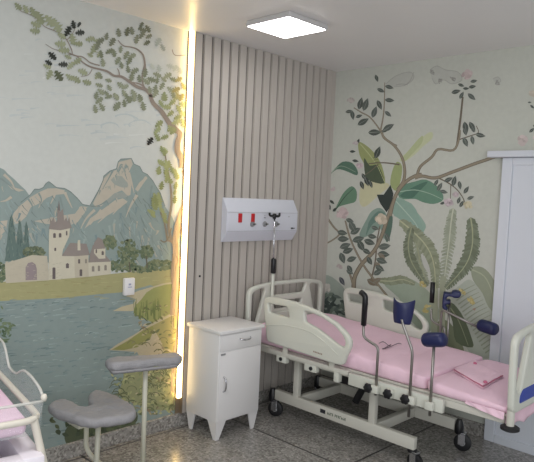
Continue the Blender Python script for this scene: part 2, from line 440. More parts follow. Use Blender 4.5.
for k in range(260):   # washes of light and shade on the slopes
    x, y = random.uniform(-40, 168), random.uniform(178, 262)
    top_ = min(188+abs(x-131)*1.05, 186+abs(x-48)*.85, 168+max(0, x)*1.2 if x < 32 else 999)
    if y < top_+9: continue
    dx, dy = random.uniform(-4, 7), random.uniform(4, 13)
    A.stroke([(x, y), (x+dx*.3, y+dy*.5), (x+dx, y+dy)], random.uniform(1, 3), .3, random.choice([(140, 158, 156), (146, 160, 156), (118, 138, 140), TEAL2, (160, 160, 148), (170, 163, 147)]), 7, 2)
for k in range(150):   # engraved hatch strokes on the slopes
    if k % 2: x, y, dx, dy = random.uniform(118, 165), random.uniform(190, 255), random.uniform(3, 8), random.uniform(6, 14)
    else: x, y, dx, dy = random.uniform(-20, 85), random.uniform(195, 250), random.uniform(2, 7), random.uniform(4, 9)
    if k % 2 and y < 190+abs(x-135)*.9: continue
    A.stroke([(x, y), (x+dx*.4, y+dy*.5), (x+dx, y+dy)], .9, .3, random.choice([TEAL2, (140, 158, 156), LINE, (120, 140, 142)]), 8, 2)
for pth in (mt2[2:17], mt3[1:19]): A.stroke(pth, .7, .6, (104, 118, 116), 8, 0)
for p in ([(205, 120), (220, 170), (235, 230)], [(300, 145), (265, 190), (245, 215)], [(150, 300), (90, 345), (40, 390)], [(190, 275), (150, 310), (120, 345)], [(250, 240), (215, 300), (190, 360)], [(60, 320), (20, 370), (0, 400)]):
    A.stroke(Z(90, 150, 5.34, p), 3.2, .5, TAN, 8)
for p in ([(120, 112), (100, 150), (62, 215)], [(170, 75), (155, 110), (125, 150)], [(195, 80), (186, 120), (198, 160)], [(90, 270), (60, 290), (30, 300)], [(330, 190), (320, 260), (330, 330)]):
    A.stroke(Z(90, 150, 5.34, p), 2, .4, TEAL2, 8)
for p in ([(260, 208), (225, 270), (205, 310)], [(300, 215), (285, 255), (268, 290)], [(345, 225), (365, 270), (385, 310)], [(430, 305), (415, 360), (398, 405)], [(505, 320), (460, 365), (430, 420)], [(20, 130), (60, 170), (80, 215)], [(60, 250), (30, 270), (0, 275)]):
    A.stroke(Z(0, 150, 5.34, p), 3, .5, TAN, 8)
for p in ([(150, 262), (172, 300), (165, 340)], [(205, 230), (220, 262), (214, 300)], [(320, 250), (330, 290), (345, 335)], [(0, 150), (40, 180), (90, 225)]):
    A.stroke(Z(0, 150, 5.34, p), 2, .4, TEAL2, 8)
# meadow, lake
A.poly([(-160, 298), (-60, 288), (0, 282), (40, 278), (90, 276), (130, 272), (170, 268), (190, 266), (190, 330), (-160, 350)], (158, 154, 108), 9)
for k in range(120):
    x, y = random.uniform(-60, 168), random.uniform(276, 300)
    A.stroke([(x, y), (x+random.uniform(3, 9), y-random.uniform(-.4, 1))], .9, .3, random.choice([(146, 146, 96), (168, 162, 116), (150, 142, 96)]), 10, 0)
LAKE = (130, 145, 142)
A.poly([(-160, 318), (-60, 306), (0, 301), (60, 298), (100, 294), (125, 292), (150, 285), (165, 290), (190, 300), (192, 440), (40, 470), (-160, 520)], LAKE, 10)
for k in range(900):
    x, y = random.uniform(-90, 160), 300+152*random.random()**1.2
    if x > 100 and y > 395: continue
    L = random.uniform(3, 11)
    A.stroke([(x, y), (x+L*.5, y-random.uniform(.2, 1.2)), (x+L, y-L*.09)], random.uniform(.7, 1.5), .2, random.choice([(100, 120, 122), (108, 130, 132), (114, 135, 136), (142, 158, 156), (122, 142, 142), (148, 162, 159)]), 11, 2)
# shore tongues on the right
def sh(pts, c, l): A.poly(Z(90, 225, 5.34, pts), c, l)
sh([(190, 380), (260, 350), (330, 330), (385, 312), (460, 300), (500, 300), (500, 440), (260, 459), (120, 459), (170, 435), (230, 420), (245, 395)], (178, 168, 138), 12)
sh([(270, 400), (300, 360), (340, 335), (400, 318), (480, 310), (500, 560), (330, 520), (230, 470), (240, 430)], (142, 146, 88), 13)
def s2(pts, c, l): A.poly(Z(90, 305, 5.34, pts), c, l)
s2([(100, 240), (150, 205), (230, 160), (300, 115), (360, 80), (420, 50), (500, 40), (500, 459), (330, 420), (250, 250)], (176, 164, 136), 14)
s2([(115, 238), (200, 190), (280, 135), (350, 100), (320, 180), (250, 225), (180, 240)], (138, 138, 78), 15)
s2([(330, 110), (430, 60), (500, 50), (500, 330), (400, 300), (380, 200)], (150, 144, 92), 15)
s2([(190, 330), (260, 300), (380, 260), (500, 240), (500, 560), (330, 560), (220, 520), (150, 480)], (142, 145, 104), 15)
for k in range(330):
    x, y = random.uniform(112, 181), random.uniform(300, 414)
    if y < 345 and x < 182-(y-285)*.9 and x < 130+abs(y-318)*1.2: continue
    if y > 345 and x < 150-(y-345)*.3: continue
    c = random.choice([(112, 112, 70), (128, 124, 84), (96, 102, 66), (170, 158, 120), (186, 172, 142), (140, 124, 100)])
    A.laurel(x, y, random.uniform(-60, 60), random.uniform(2.5, 7), random.uniform(1, 2.6), c, 16)
for k in range(40):   # rushes
    x = random.uniform(134, 160); y = random.uniform(309, 320)
    A.stroke([(x, y), (x+random.uniform(-1, 1), y-random.uniform(6, 14))], .9, .3, (104, 116, 66), 17, 0)
for k in range(75):   # curling bushes at the bottom
    x, y = random.uniform(114, 179), random.uniform(372, 413); r = random.uniform(2.5, 7)
    A.stroke([(x+r*math.cos(t), y-r*.8*math.sin(t)) for t in (0, .6, 1.2, 1.8, 2.4, 3.1)], 1, .6, random.choice([(92, 100, 70), (110, 118, 84)]), 17)
for k in range(40):   # hummocks
    x, y = random.uniform(122, 180), random.uniform(330, 380)
    A.stroke([(x, y), (x+3, y-2.5), (x+7, y-2), (x+9, y+1)], 1, .5, random.choice([(96, 98, 66), (120, 116, 80), (178, 168, 136)]), 17)
for k in range(110):
    x, y = random.uniform(108, 178), random.uniform(372, 415)
    A.laurel(x, y, random.uniform(0, 180), random.uniform(2.5, 6), random.uniform(1.5, 3), random.choice([(168, 168, 118), (156, 160, 110), (110, 120, 84), (130, 138, 96)]), 18)
A.poly([(64, 434), (70, 424), (84, 419), (100, 416), (118, 413), (134, 410), (137, 420), (126, 430), (100, 440), (70, 446)], (78, 86, 64), 16, 0, 3)
# dark bush low in the lake and foliage at the left edge
for k in range(190):
    x, y = random.gauss(98, 17), random.gauss(425, 7)
    A.laurel(x, y, random.uniform(0, 180), random.uniform(4, 8), random.uniform(2.5, 4.5), random.choice([(72, 82, 58), (86, 94, 68), (62, 72, 54)]), 17)
for k in range(70):
    x, y = random.gauss(0, 9), random.gauss(331, 7)
    A.laurel(x, y, random.uniform(-80, 80), random.uniform(3, 7), random.uniform(1.5, 3), random.choice([(96, 114, 84), (110, 126, 94), (84, 104, 80)]), 17)
# conifers
for cx, top, w_, bot in ((11.2, 214, 7.5, 261), (19.5, 219, 6, 262), (26, 221, 5, 261), (-14, 218, 8, 264), (-34, 214, 9, 266)):
    pts = [(cx, top)]
    for k in range(1, 9): pts.append((cx+w_*(k/8)**.6*random.uniform(.75, 1.0)*.95, top+(bot-top)*k/8))
    for k in range(8, 0, -1): pts.append((cx-w_*(k/8)**.6*random.uniform(.75, 1.0)*.95, top+(bot-top)*k/8))
    A.poly(pts, (92, 112, 106), 12, 4)
    for k in range(22):
        t = random.uniform(.1, 1); x = cx+random.uniform(-1, 1)*w_*t**.6*.7; y = top+(bot-top)*t
        A.stroke([(x, y), (x+random.uniform(-1, 1), y-4)], 1.1, .3, random.choice([(80, 100, 96), (108, 126, 118)]), 13, 0)
# round trees beside the castle
def bush(cx, cy, rx, ry, n, cols, l, sz=(2.2, 4.2)):
    for k in range(int(n*1.7)):
        a = random.uniform(0, 6.28); d = random.random()**.5
        A.laurel(cx+rx*d*math.cos(a), cy+ry*d*math.sin(a), random.uniform(0, 180), random.uniform(*sz), random.uniform(2, 4), random.choice(cols), l+k % 2)
G1 = [(98, 112, 86), (110, 122, 92), (86, 102, 80), (118, 126, 96)]
bush(128, 252, 10, 12, 90, G1, 11); bush(122, 266, 14, 6, 60, G1, 11); bush(146, 252, 7, 6, 45, G1, 11); bush(109, 243, 7, 7, 45, G1, 11)
bush(160, 265, 14, 5, 70, G1, 11); bush(140, 269, 16, 3, 50, G1, 11)
for x0, y0, y1 in ((146, 256, 268), (129, 262, 272)): A.stroke([(x0, y0), (x0+1, y1)], 1.2, 1.4, (98, 94, 80), 13, 0)
bush(34, 252, 11, 5, 70, [(112, 120, 92), (98, 108, 84), (86, 98, 78)], 12); bush(0, 272, 6, 10, 60, G1, 11); bush(-30, 274, 22, 8, 90, G1, 11)
# castle
CW, CW2, RF, WN = (190, 184, 164), (180, 172, 152), (138, 128, 122), (102, 92, 92)
def cs(pts, c, l): A.poly(Z(0, 225, 5.34, pts), c, l)
cs([(25, 205), (90, 185), (170, 160), (250, 165), (262, 295), (30, 310)], CW2, 14)
for k in range(8):
    x = 28+k*30; y = 202-k*5.5 if k < 5 else 168+(k-5)*3
    cs([(x, y+12), (x, y-6), (x+12, y-8), (x+12, y+10)], CW2, 14)
cs([(135, 295), (135, 225), (148, 203), (170, 197), (188, 210), (195, 235), (196, 292)], (142, 128, 130), 15)
cs([(262, 20), (372, 15), (368, 60), (335, 130), (330, 160), (325, 290), (258, 293), (260, 60)], CW, 16)
cs([(258, 22), (266, -5), (264, -38), (274, -20), (284, -45), (292, -15), (304, -20), (340, -20), (352, -42), (360, -18), (368, -45), (374, -8), (382, 15), (320, 28)], RF, 17)
cs([(302, -15), (306, -85), (320, -70), (334, -88), (342, -15)], RF, 17)
cs([(307, -80), (313, -135), (320, -75)], (120, 110, 108), 18)
cs([(325, 165), (395, 158), (400, 282), (325, 288)], CW, 16)
cs([(328, 165), (372, 95), (460, 100), (478, 160), (400, 166)], RF, 17)
cs([(412, 95), (414, 80), (426, 80), (428, 135), (412, 135)], CW, 18)
cs([(395, 162), (470, 158), (472, 276), (398, 282)], CW2, 16)
cs([(470, 200), (590, 192), (590, 262), (472, 276)], CW, 16)
cs([(472, 200), (480, 150), (495, 105), (560, 160), (590, 195)], RF, 17)
A.poly(Z(90, 225, 5.34, [(15, 130), (20, 95), (40, 65), (62, 75), (78, 120), (80, 125)]), RF, 18)
A.poly(Z(90, 225, 5.34, [(20, 125), (80, 122), (80, 178), (45, 180), (20, 150)]), CW, 17)
for x0, y0, x1, y1 in ((278, 225, 294, 288), (350, 203, 366, 230), (423, 235, 437, 272), (282, 42, 296, 68), (312, 42, 326, 66), (350, 30, 358, 55), (288, 120, 298, 138), (415, 180, 426, 205), (452, 180, 462, 204), (488, 218, 502, 248), (520, 215, 532, 246), (555, 212, 568, 242), (508, 128, 516, 150), (540, 138, 552, 160)):
    cs([(x0, y0+4), ((x0+x1)/2, y0), (x1, y0+4), (x1, y1), (x0, y1)], WN if y1 < 200 or x0 < 440 else (136, 128, 118), 19)
for k in range(60):
    x, y = random.uniform(8, 60), random.uniform(262, 279)
    A.stroke([(x, y), (x+2.2, y-.2)], .45, .4, (172, 166, 146), 18, 0)
# oak on the right: trunk, limbs and twigs
BR = (134, 122, 112); BR2 = (116, 106, 100)
A.stroke(Z(95, 95, 5.34, [(465, 390), (462, 340), (440, 300), (440, 250), (452, 210), (430, 185), (395, 150), (375, 120), (350, 85), (310, 45), (295, 10)])+Z(95, 15, 5.34, [(295, 430), (270, 400), (225, 385), (180, 355), (140, 330), (100, 325), (60, 300), (0, 285)])+[(88, 66), (82, 62), (76, 56), (68, 54)], 6.4, .9, BR, 18)
A.stroke(Z(95, 95, 5.34, [(470, 400), (480, 420), (485, 459)])+[(188, 190), (184, 205), (178, 222), (175, 240), (176, 258), (177, 275), (174, 295), (173, 315)], 4.5, 7, (150, 132, 114), 18)
for k in range(26):
    x, y = random.uniform(170.5, 177), random.uniform(205, 400)
    if y < 245: x += (245-y)*.25
    A.stroke([(x, y), (x+random.uniform(-1, 1), y+5), (x+random.uniform(-1.5, 1.5), y+11)], .9, .3, random.choice([(112, 96, 80), (128, 112, 92), (170, 152, 126)]), 19)
A.stroke([(171, 240), (168, 225), (171, 205), (170, 185), (167, 168), (164, 150)], 3, 1.2, (132, 122, 106), 18)
A.stroke([(166, 240), (172, 242), (174, 250), (172, 275), (176, 300), (178, 330), (174, 360), (172, 395)], 2.2, 4.5, (140, 124, 108), 18)
A.stroke([(160, 212), (164, 222), (167, 240)], 1.4, 2, (130, 120, 104), 18)
A.stroke([(160, 240), (164, 242), (168, 238), (171, 228)], 1.2, 1.4, (120, 112, 98), 18)
A.stroke(Z(95, 15, 5.34, [(265, 390), (240, 370), (200, 360)]), 2, 1, BR, 18)
A.stroke(Z(95, 15, 5.34, [(265, 330), (265, 270), (255, 215), (225, 185), (190, 172), (150, 165), (120, 135)]), 2.2, .8, BR, 18)
A.stroke(Z(95, 15, 5.34, [(130, 335), (125, 300), (115, 285)]), 1.4, .6, BR, 18)
A.stroke(Z(95, 15, 5.34, [(410, 185), (425, 215), (480, 215)]), .8, .6, BR, 18)
A.stroke(Z(95, 15, 5.34, [(300, 430), (260, 385), (250, 330), (262, 270)]), 1.6, 1.4, BR, 18)
A.stroke(Z(0, 0, 5.34, [(530, 350), (480, 335), (440, 305), (390, 295), (380, 265), (355, 215), (330, 185), (290, 165), (240, 145), (215, 120), (190, 95), (150, 75), (110, 60), (85, 30)]), 1.2, .6, BR, 18)
A.stroke(Z(0, 0, 5.34, [(380, 290), (350, 275), (290, 265), (240, 235)]), .9, .5, BR, 18)
A.stroke(Z(0, 0, 5.34, [(490, 370), (470, 400), (430, 410)]), .8, .5, BR, 18)
A.stroke(Z(0, 0, 5.34, [(355, 215), (385, 180), (400, 150)]), .8, .5, BR, 18)
OG, OD, OP = (142, 148, 118), (58, 62, 56), (126, 132, 108)
for x, y, a, ln in [(95, 35, 45, 50), (135, 50, 62, 48), (175, 65, 62, 58), (210, 98, 65, 75), (190, 132, 22, 58), (185, 165, 10, 55), (265, 112, 50, 75), (303, 140, 62, 75), (328, 192, 30, 50), (385, 210, 80, 60), (415, 235, 0, 50), (320, 235, 5, 60), (340, 270, 0, 60), (362, 305, 25, 40), (250, 355, 25, 45), (262, 400, -65, 55), (375, 352, -45, 50), (410, 328, -35, 55), (440, 385, 25, 55), (370, 412, 35, 50), (405, 425, 35, 55), (462, 440, 20, 50), (480, 210, -10, 50), (500, 262, -60, 60), (480, 295, 30, 35), (520, 218, 0, 40), (520, 405, -50, 45), (528, 290, -60, 40)]:
    A.oak(x/5.34, y/5.34, a, ln/5.34*1.1, OG, 20)
for x, y, a, ln in [(360, 168, -62, 58), (390, 132, 80, 45), (425, 175, -5, 50), (420, 132, -60, 30), (278, 300, 45, 55), (258, 335, 30, 42), (335, 345, 0, 50), (312, 405, 55, 65)]:
    A.oak(x/5.34, y/5.34, a, ln/5.34*1.1, OD if ln < 60 else (98, 104, 80), 20)
for x, y in [(125, 95), (170, 90), (195, 85), (245, 55), (250, 80), (280, 75), (285, 115), (220, 130), (250, 105), (275, 150), (335, 145), (360, 175), (60, 115), (90, 145), (25, 140), (10, 170), (30, 210), (75, 195), (100, 205), (135, 185), (40, 255), (120, 245), (165, 215), (195, 222), (180, 248), (140, 270), (175, 290), (210, 300), (195, 330), (20, 325), (70, 350), (75, 390), (20, 375), (135, 375), (160, 385), (60, 420), (110, 435), (155, 420), (235, 340), (265, 310), (305, 275), (340, 285), (270, 355), (300, 345), (330, 350), (320, 395), (355, 380), (365, 345), (385, 325), (415, 345), (445, 345), (450, 295), (400, 275), (425, 285), (400, 400), (430, 400), (365, 435), (205, 420), (240, 440), (30, 410), (5, 430), (180, 445), (415, 425), (440, 430), (460, 440), (470, 380), (330, 320), (320, 420), (290, 400)]:
    f = 0 if y > 170 else 1
    c = OP if x < 420 else (138, 132, 84)
    if 300 < x < 460 and 130 < y < 300: c = (164, 170, 160)
    if f and x < 320: c = (112, 116, 96)
    A.oak(95+x/5.34, 15+y/5.34, random.choice([40, 60, 80, 100, 20, -30, -60]), random.uniform(7.5, 10.5), c, 20, 12)
for x, y in [(20, 30), (35, 65), (0, 75), (115, 55), (115, 70), (155, 45), (70, 10), (110, 10), (175, 20), (205, 15), (235, 20), (255, 60), (350, 45), (380, 65), (400, 100), (440, 120), (445, 75), (470, 50), (340, 155), (330, 190), (330, 225), (370, 225), (405, 185), (430, 145), (470, 150), (470, 100), (370, 10), (410, 40), (430, 15), (400, 180), (415, 195)]:
    A.oak(95+x/5.34, 95+y/5.34, random.choice([-20, 10, 60, 80, -40]), random.uniform(8, 11), (134, 142, 100) if x > 300 else OP, 20, 10)
A.oak(95+292/5.34, 95+247/5.34, -55, 10, (40, 42, 40), 21)
for x, y in [(375, 295), (355, 290), (350, 360), (380, 365), (340, 405), (410, 400), (430, 430), (380, 430), (395, 455)]:
    A.oak(95+x/5.34, 95+y/5.34, random.uniform(30, 100), random.uniform(7, 10), (140, 150, 104), 20, 12)
for x, y in [(395, 15), (380, 70), (365, 110), (405, 110), (420, 75), (450, 110), (460, 135), (405, 160), (380, 190), (455, 190), (450, 225), (345, 245), (340, 260), (365, 290), (325, 330), (335, 350), (395, 350), (400, 380), (450, 265), (365, 250), (350, 300), (380, 320), (335, 290), (350, 275), (410, 140), (400, 90), (370, 270)]:
    A.oak(90+x/5.34, 150+y/5.34, random.uniform(20, 120), random.uniform(6, 10), (140, 147, 98), 20, 13)
A.finish('landscape_wallpaper', wl)

# ---------------- garden wallpaper on the right wall
A = Art('x', 0, -1, wash=.2)
BASE = (187, 190, 179)
A.v += [Vector((-.0001, y, z)) for y, z in ((0, .09), (-5.2, .09), (-5.2, H), (0, H))]
A.f.append((0, 1, 2, 3)); A.c.append(BASE)
random.seed(21)
s5 = 5.34
def P1(ox, oy, pts, col, l, jit=0, sm=3): A.poly(Z(ox, oy, s5, pts), col, l, jit, sm)
def K(ox, oy, pts, w0, w1, col, l=9): A.stroke(Z(ox, oy, s5, pts), w0, w1, col, l)
# big soft leaves first
P1(415, 130, [(0, 90), (50, 30), (90, 10), (92, 45), (40, 90), (0, 130), (-60, 170), (-80, 150)], (186, 192, 150), 1)
P1(322, 130, [(430, 150), (470, 100), (534, 30), (534, 70), (480, 130), (440, 170)], (172, 182, 132), 1)
P1(322, 130, [(365, 290), (375, 220), (400, 170), (428, 195), (418, 280), (395, 325)], (150, 164, 104), 2)
P1(322, 130, [(195, 65), (240, 85), (285, 130), (320, 190), (338, 282), (300, 275), (260, 240), (225, 180), (200, 130)], (148, 156, 96), 2)
P1(322, 130, [(225, 150), (255, 190), (300, 190), (333, 282), (262, 274), (232, 245)], (78, 92, 70), 3)
K(322, 130, [(205, 75), (260, 140), (300, 200), (335, 280)], 1, .5, (176, 182, 128), 4)
for k in range(9): K(322, 130, [(270+k*6, 150+k*12), (300+k*3, 140+k*14)], .7, .4, (110, 122, 78), 4)
P1(322, 130, [(38, 245), (70, 205), (110, 170), (160, 175), (190, 215), (185, 242), (130, 220), (80, 210)], (84, 118, 98), 3)
K(322, 130, [(40, 240), (100, 192), (180, 225)], .9, .4, (140, 160, 138), 4)
P1(322, 130, [(65, 440), (90, 380), (120, 330), (160, 300), (186, 330), (180, 380), (140, 395), (90, 410)], (98, 136, 108), 3)
K(322, 130, [(68, 435), (120, 360), (168, 312)], .9, .4, (60, 84, 70), 4)
P1(322, 130, [(215, 290), (300, 275), (362, 295), (300, 350), (230, 410), (200, 380)], (192, 190, 148), 2)
P1(322, 130, [(293, 345), (330, 345), (366, 293), (382, 340), (372, 400), (345, 440), (310, 390)], (54, 64, 60), 4, sm=0)
P1(415, 130, [(-90, 300), (-40, 285), (0, 275), (60, 265), (130, 310), (152, 370), (100, 395), (40, 385), (0, 368), (-80, 365)], (98, 140, 116), 3)
P1(415, 130, [(-80, 350), (0, 300), (70, 275), (20, 330), (-20, 365)], (76, 116, 98), 4)
K(415, 130, [(-80, 330), (0, 320), (80, 340), (145, 370)], 1, .5, (150, 178, 156), 5)
P1(322, 130, [(388, 380), (412, 360), (450, 380), (500, 430), (540, 480), (555, 520), (520, 560), (470, 520), (430, 460), (385, 460)], (140, 170, 154), 3)
P1(322, 200, [(385, 0), (480, 20), (534, 130), (540, 205), (470, 140), (400, 92), (372, 60)], (134, 166, 150), 3)
K(322, 130, [(395, 380), (450, 440), (500, 500), (530, 560)], 1.1, .5, (168, 192, 176), 4)
P1(322, 200, [(265, 60), (310, 42), (345, 80), (345, 170), (330, 210), (310, 150), (260, 185), (215, 200), (200, 180), (240, 100)], (126, 152, 138), 2)
P1(322, 200, [(255, 110), (300, 60), (340, 80), (270, 130), (235, 190), (245, 140)], (98, 130, 118), 3)
P1(322, 200, [(355, 90), (378, 90), (370, 170), (350, 225), (335, 190)], (84, 112, 98), 3)
A.poly(Z(320, 250, 5.93, [(10, 180), (50, 150), (120, 200), (155, 260), (165, 390), (10, 390)]), (150, 162, 150), 1, 0, 3)
# trunks and boughs
BK, BKD = (146, 134, 112), (112, 102, 86)
def limb(ox, oy, pts, w0, w1):
    K(ox, oy, pts, w0, w1, BKD, 9); K(ox, oy, pts, w0*.62, w1*.62, BK, 10)
limb(322, 200, [(170, 480), (172, 430), (182, 395), (215, 340), (280, 270), (320, 190), (350, 100), (385, 0)], 4.6, 3.6)
limb(322, 130, [(365, 459), (380, 390), (405, 330), (450, 275), (500, 245), (534, 237)], 3.6, 3.4)
limb(415, 130, [(0, 257), (40, 246), (110, 256), (200, 225), (320, 180), (380, 160), (440, 140), (484, 148)], 3.2, 3.4)
limb(322, 130, [(405, 320), (437, 270), (442, 205), (425, 140), (385, 82), (330, 40), (322, 0)], 3.4, 2)
limb(325, 60, [(385, 459), (340, 435), (305, 395), (285, 360), (240, 305), (195, 280), (155, 255)], 2, 1)
limb(325, 60, [(298, 375), (312, 300), (318, 220), (320, 120)], 1.6, .7)
limb(415, 130, [(12, 245), (30, 195), (90, 145), (125, 103), (205, 108), (235, 50), (240, 0)], 3, 2)
A.stroke(Z(415, 40, 4.487, [(190, 470), (205, 350), (215, 255)]), 2.4, 1.8, BKD, 9)
A.stroke(Z(415, 40, 4.487, [(195, 448), (250, 430), (285, 415), (275, 385)]), 1.2, .7, BKD, 9)
K(322, 130, [(415, 185), (330, 175), (250, 180)], 1.6, 1, BKD); K(322, 130, [(300, 185), (260, 220), (230, 240)], 1, .7, BKD)
K(415, 130, [(130, 258), (190, 290), (235, 330), (265, 385), (240, 410)], 1.4, .7, BKD); K(415, 130, [(192, 295), (190, 370)], .9, .6, BKD)
limb(322, 200, [(125, 110), (150, 200), (185, 280), (230, 360), (275, 420), (300, 459)], 1.6, 2.4)
limb(322, 200, [(15, 75), (60, 140), (92, 186), (15, 238)], 2, 1.4)
K(322, 200, [(310, 140), (295, 220), (285, 330), (262, 430)], 1.2, 1.6, BKD); limb(322, 200, [(145, 380), (165, 445), (168, 480)], 2, 2.6)
limb(320, 250, [(300, 170), (335, 215), (360, 245)], 2, 2)
# small dark leaves on the twigs
LF, RB = (88, 96, 90), (130, 138, 128)
def leaves(ox, oy, sc, rows, col=LF, wr_=.42):
    for x, y, a, ln in rows: A.laurel(ox+x/sc, oy+y/sc, a, ln/sc*1.1, ln/sc*wr_*1.15, col, 12, 8, RB if ln/sc > 6 else None)
leaves(325, 60, s5, [(277, 98, 70, 38), (300, 163, 25, 42), (345, 145, 15, 44), (346, 215, 5, 48), (292, 240, 65, 52), (265, 278, -70, 60), (338, 288, 40, 42), (340, 360, -30, 64), (265, 385, -5, 62), (205, 330, -30, 64), (183, 300, -20, 36), (148, 295, 80, 48), (130, 275, -10, 38), (190, 232, -75, 62), (218, 238, -70, 66)])
leaves(415, 40, 4.487, [(185, 232, -15, 40), (208, 203, 20, 28), (258, 210, -10, 32), (265, 185, -10, 30), (210, 248, -60, 34), (255, 255, 40, 42), (230, 218, 0, 26), (228, 395, 80, 54), (258, 390, 60, 48), (295, 428, 10, 42), (230, 455, 60, 32), (260, 448, 70, 32), (527, 300, 40, 22), (525, 405, -40, 28), (515, 280, 0, 16), (550, 390, 20, 40), (560, 310, 60, 40)])
leaves(322, 130, s5, [(165, 115, 0, 30), (180, 165, 10, 32), (195, 60, -70, 28), (298, 120, -68, 66), (215, 295, 70, 45), (240, 275, 70, 50), (262, 290, 70, 40), (55, 385, 40, 30), (40, 410, 70, 35), (68, 425, -50, 26), (50, 65, -40, 18), (282, 15, 0, 62), (340, 0, -30, 42), (225, 250, 60, 40)], (70, 78, 72))
leaves(415, 130, s5, [(270, 65, 65, 52), (308, 55, 80, 46), (350, 28, 15, 46), (268, 10, 70, 40), (310, 0, 60, 30), (115, 280, -60, 38), (133, 303, -60, 48), (155, 330, 15, 42), (180, 265, -25, 48), (210, 272, -75, 54), (240, 295, 80, 44), (275, 320, -55, 44), (298, 362, -20, 38), (235, 375, -70, 38), (250, 395, -60, 38), (150, 390, -20, 30)])
leaves(322, 200, s5, [(150, 110, 20, 42), (165, 145, 60, 62), (180, 165, -30, 58), (110, 175, 10, 52), (115, 208, 0, 58), (125, 245, -20, 58), (140, 270, -20, 56), (110, 310, 70, 58), (160, 315, -20, 52), (195, 210, -15, 62), (255, 225, 20, 58), (210, 245, 60, 60), (270, 195, 10, 46), (335, 248, -10, 62), (330, 290, 5, 62), (320, 325, 20, 58), (310, 365, 30, 52), (240, 275, 30, 46), (255, 325, 60, 46), (350, 200, 60, 46), (300, 385, -30, 52), (150, 370, 60, 46), (150, 385, 30, 40), (285, 150, 20, 40)], (90, 100, 92), .5)
leaves(322, 200, s5, [(320, 300, 40, 44), (300, 350, 50, 44), (270, 440, 30, 60), (295, 430, -30, 50)], (126, 112, 92), .5)
for k in range(46):
    x, y = random.uniform(15, 150), random.uniform(262, 380)
    A.laurel(320+x/5.93, 250+y/5.93, random.choice([-50, -30, 60, 80, 20]), random.uniform(6, 10), random.uniform(2.6, 4), random.choice([(80, 94, 88), (98, 112, 104), (70, 82, 78), (110, 124, 112)]), 11)
leaves(320, 250, 5.93, [(132, 185, 60, 55)], (84, 88, 98))
for ox, oy, x, y, r, c, sc in [(325, 60, 140, 215, 3.4, (190, 178, 172), s5), (415, 40, 235, 155, 5.4, (196, 172, 172), 4.487), (415, 40, 480, 450, 6, (204, 182, 180), 4.487), (415, 40, 550, 440, 4, (204, 184, 182), 4.487), (415, 40, 527, 240, 4, (200, 188, 168), 4.487), (322, 130, 203, 195, 3.6, (198, 172, 182), s5), (322, 130, 180, 70, 2.6, (190, 176, 178), s5), (322, 130, 60, 315, 2.6, (194, 174, 176), s5), (322, 130, 110, 435, 5, (204, 176, 178), s5), (322, 200, 110, 75, 5.5, (206, 178, 180), s5), (322, 200, 320, 100, 6, (208, 190, 160), s5), (322, 200, 95, 355, 3, (184, 168, 166), s5), (415, 130, 180, 385, 4, (198, 176, 186), s5), (415, 130, 215, 345, 3.2, (190, 168, 176), s5), (415, 130, 285, 400, 4.4, (204, 194, 150), s5), (320, 250, 40, 225, 4.5, (196, 190, 182), 5.93), (400, 200, 265, 20, 3.5, (196, 176, 186), s5)]:
    A.rose(ox+x/sc, oy+y/sc, r, c, 13)
for x, y, n in ((432, 72, 5), (440, 81, 6), (453, 79, 6), (498, 82, 4)):   # faint half-drawn blossoms near the ceiling
    for k in range(n): A.stroke([(x+random.uniform(-2, 2), y+random.uniform(-3, 3)), (x+random.uniform(-3, 3), y+random.uniform(-3, 3)), (x+random.uniform(-3, 3), y+random.uniform(-3, 3))], .7, .4, (152, 150, 144), 8)
for pts in ([(430, 70), (437, 66), (446, 70), (458, 72), (462, 80), (452, 84), (444, 80), (436, 84), (432, 78)], [(386, 84), (396, 76), (410, 72), (414, 78), (406, 85), (394, 87)], [(493, 79), (498, 77), (501, 81), (497, 84)]):
    A.poly(pts, (180, 182, 173), 1, 0, 4); A.stroke(pts, .6, .5, (162, 163, 156), 8)
A.stroke([(404, 86), (410, 81), (414, 72)], .6, .4, (156, 156, 148), 8); A.stroke([(396, 85), (402, 84), (408, 85)], .6, .4, (156, 156, 148), 8)
# tropical foliage lower right
OL, OLD, OLM, PALE = (136, 144, 116), (114, 124, 100), (144, 152, 128), (168, 175, 160)
f6 = lambda pts: Z(400, 200, s5, pts)
A.poly(Z(400, 265, s5, [(330, 100), (380, 80), (440, 150), (500, 260), (520, 300), (500, 480), (380, 480), (300, 300), (260, 180)]), PALE, 2, 0, 3)
A.poly(Z(400, 265, s5, [(0, 70), (60, 75), (130, 120), (190, 190), (210, 280), (150, 360), (60, 300), (0, 200)]), (150, 164, 142), 2, 0, 3)
A.poly(Z(400, 265, s5, [(190, 320), (260, 300), (330, 420), (330, 480), (190, 480)]), (120, 128, 98), 3, 0, 3)
for k in range(16):
    a = (330+k*11, 110+k*20); A.stroke(Z(400, 265, s5, [(a[0]-40, a[1]+60), (a[0]+10, a[1]+25), (a[0]+70, a[1]-5)]), 1.6, .5, (142, 152, 130), 3)
A.poly(Z(400, 265, s5, [(383, 15), (440, 12), (490, 60), (517, 130), (510, 250), (470, 220), (440, 150), (390, 80)]), OLM, 4, 0, 3)
A.stroke(Z(400, 265, s5, [(385, 25), (450, 60), (490, 140), (505, 240)]), 1.3, .6, (166, 172, 142), 5)
A.poly(Z(400, 265, s5, [(245, 200), (290, 210), (340, 280), (380, 380), (388, 440), (300, 410), (280, 300)]), (92, 104, 78), 5, 0, 3)
A.stroke(Z(400, 265, s5, [(250, 205), (310, 290), (365, 430)]), 1.2, .5, (140, 148, 112), 6)
A.frond(f6([(0, 110), (60, 160), (125, 225), (165, 290), (185, 370), (190, 470)]), 7.5, OL, (176, 178, 140), 5)
A.frond(f6([(62, 145), (45, 230), (55, 310), (90, 380), (145, 460)]), 5.5, OLD, (150, 156, 122), 6)
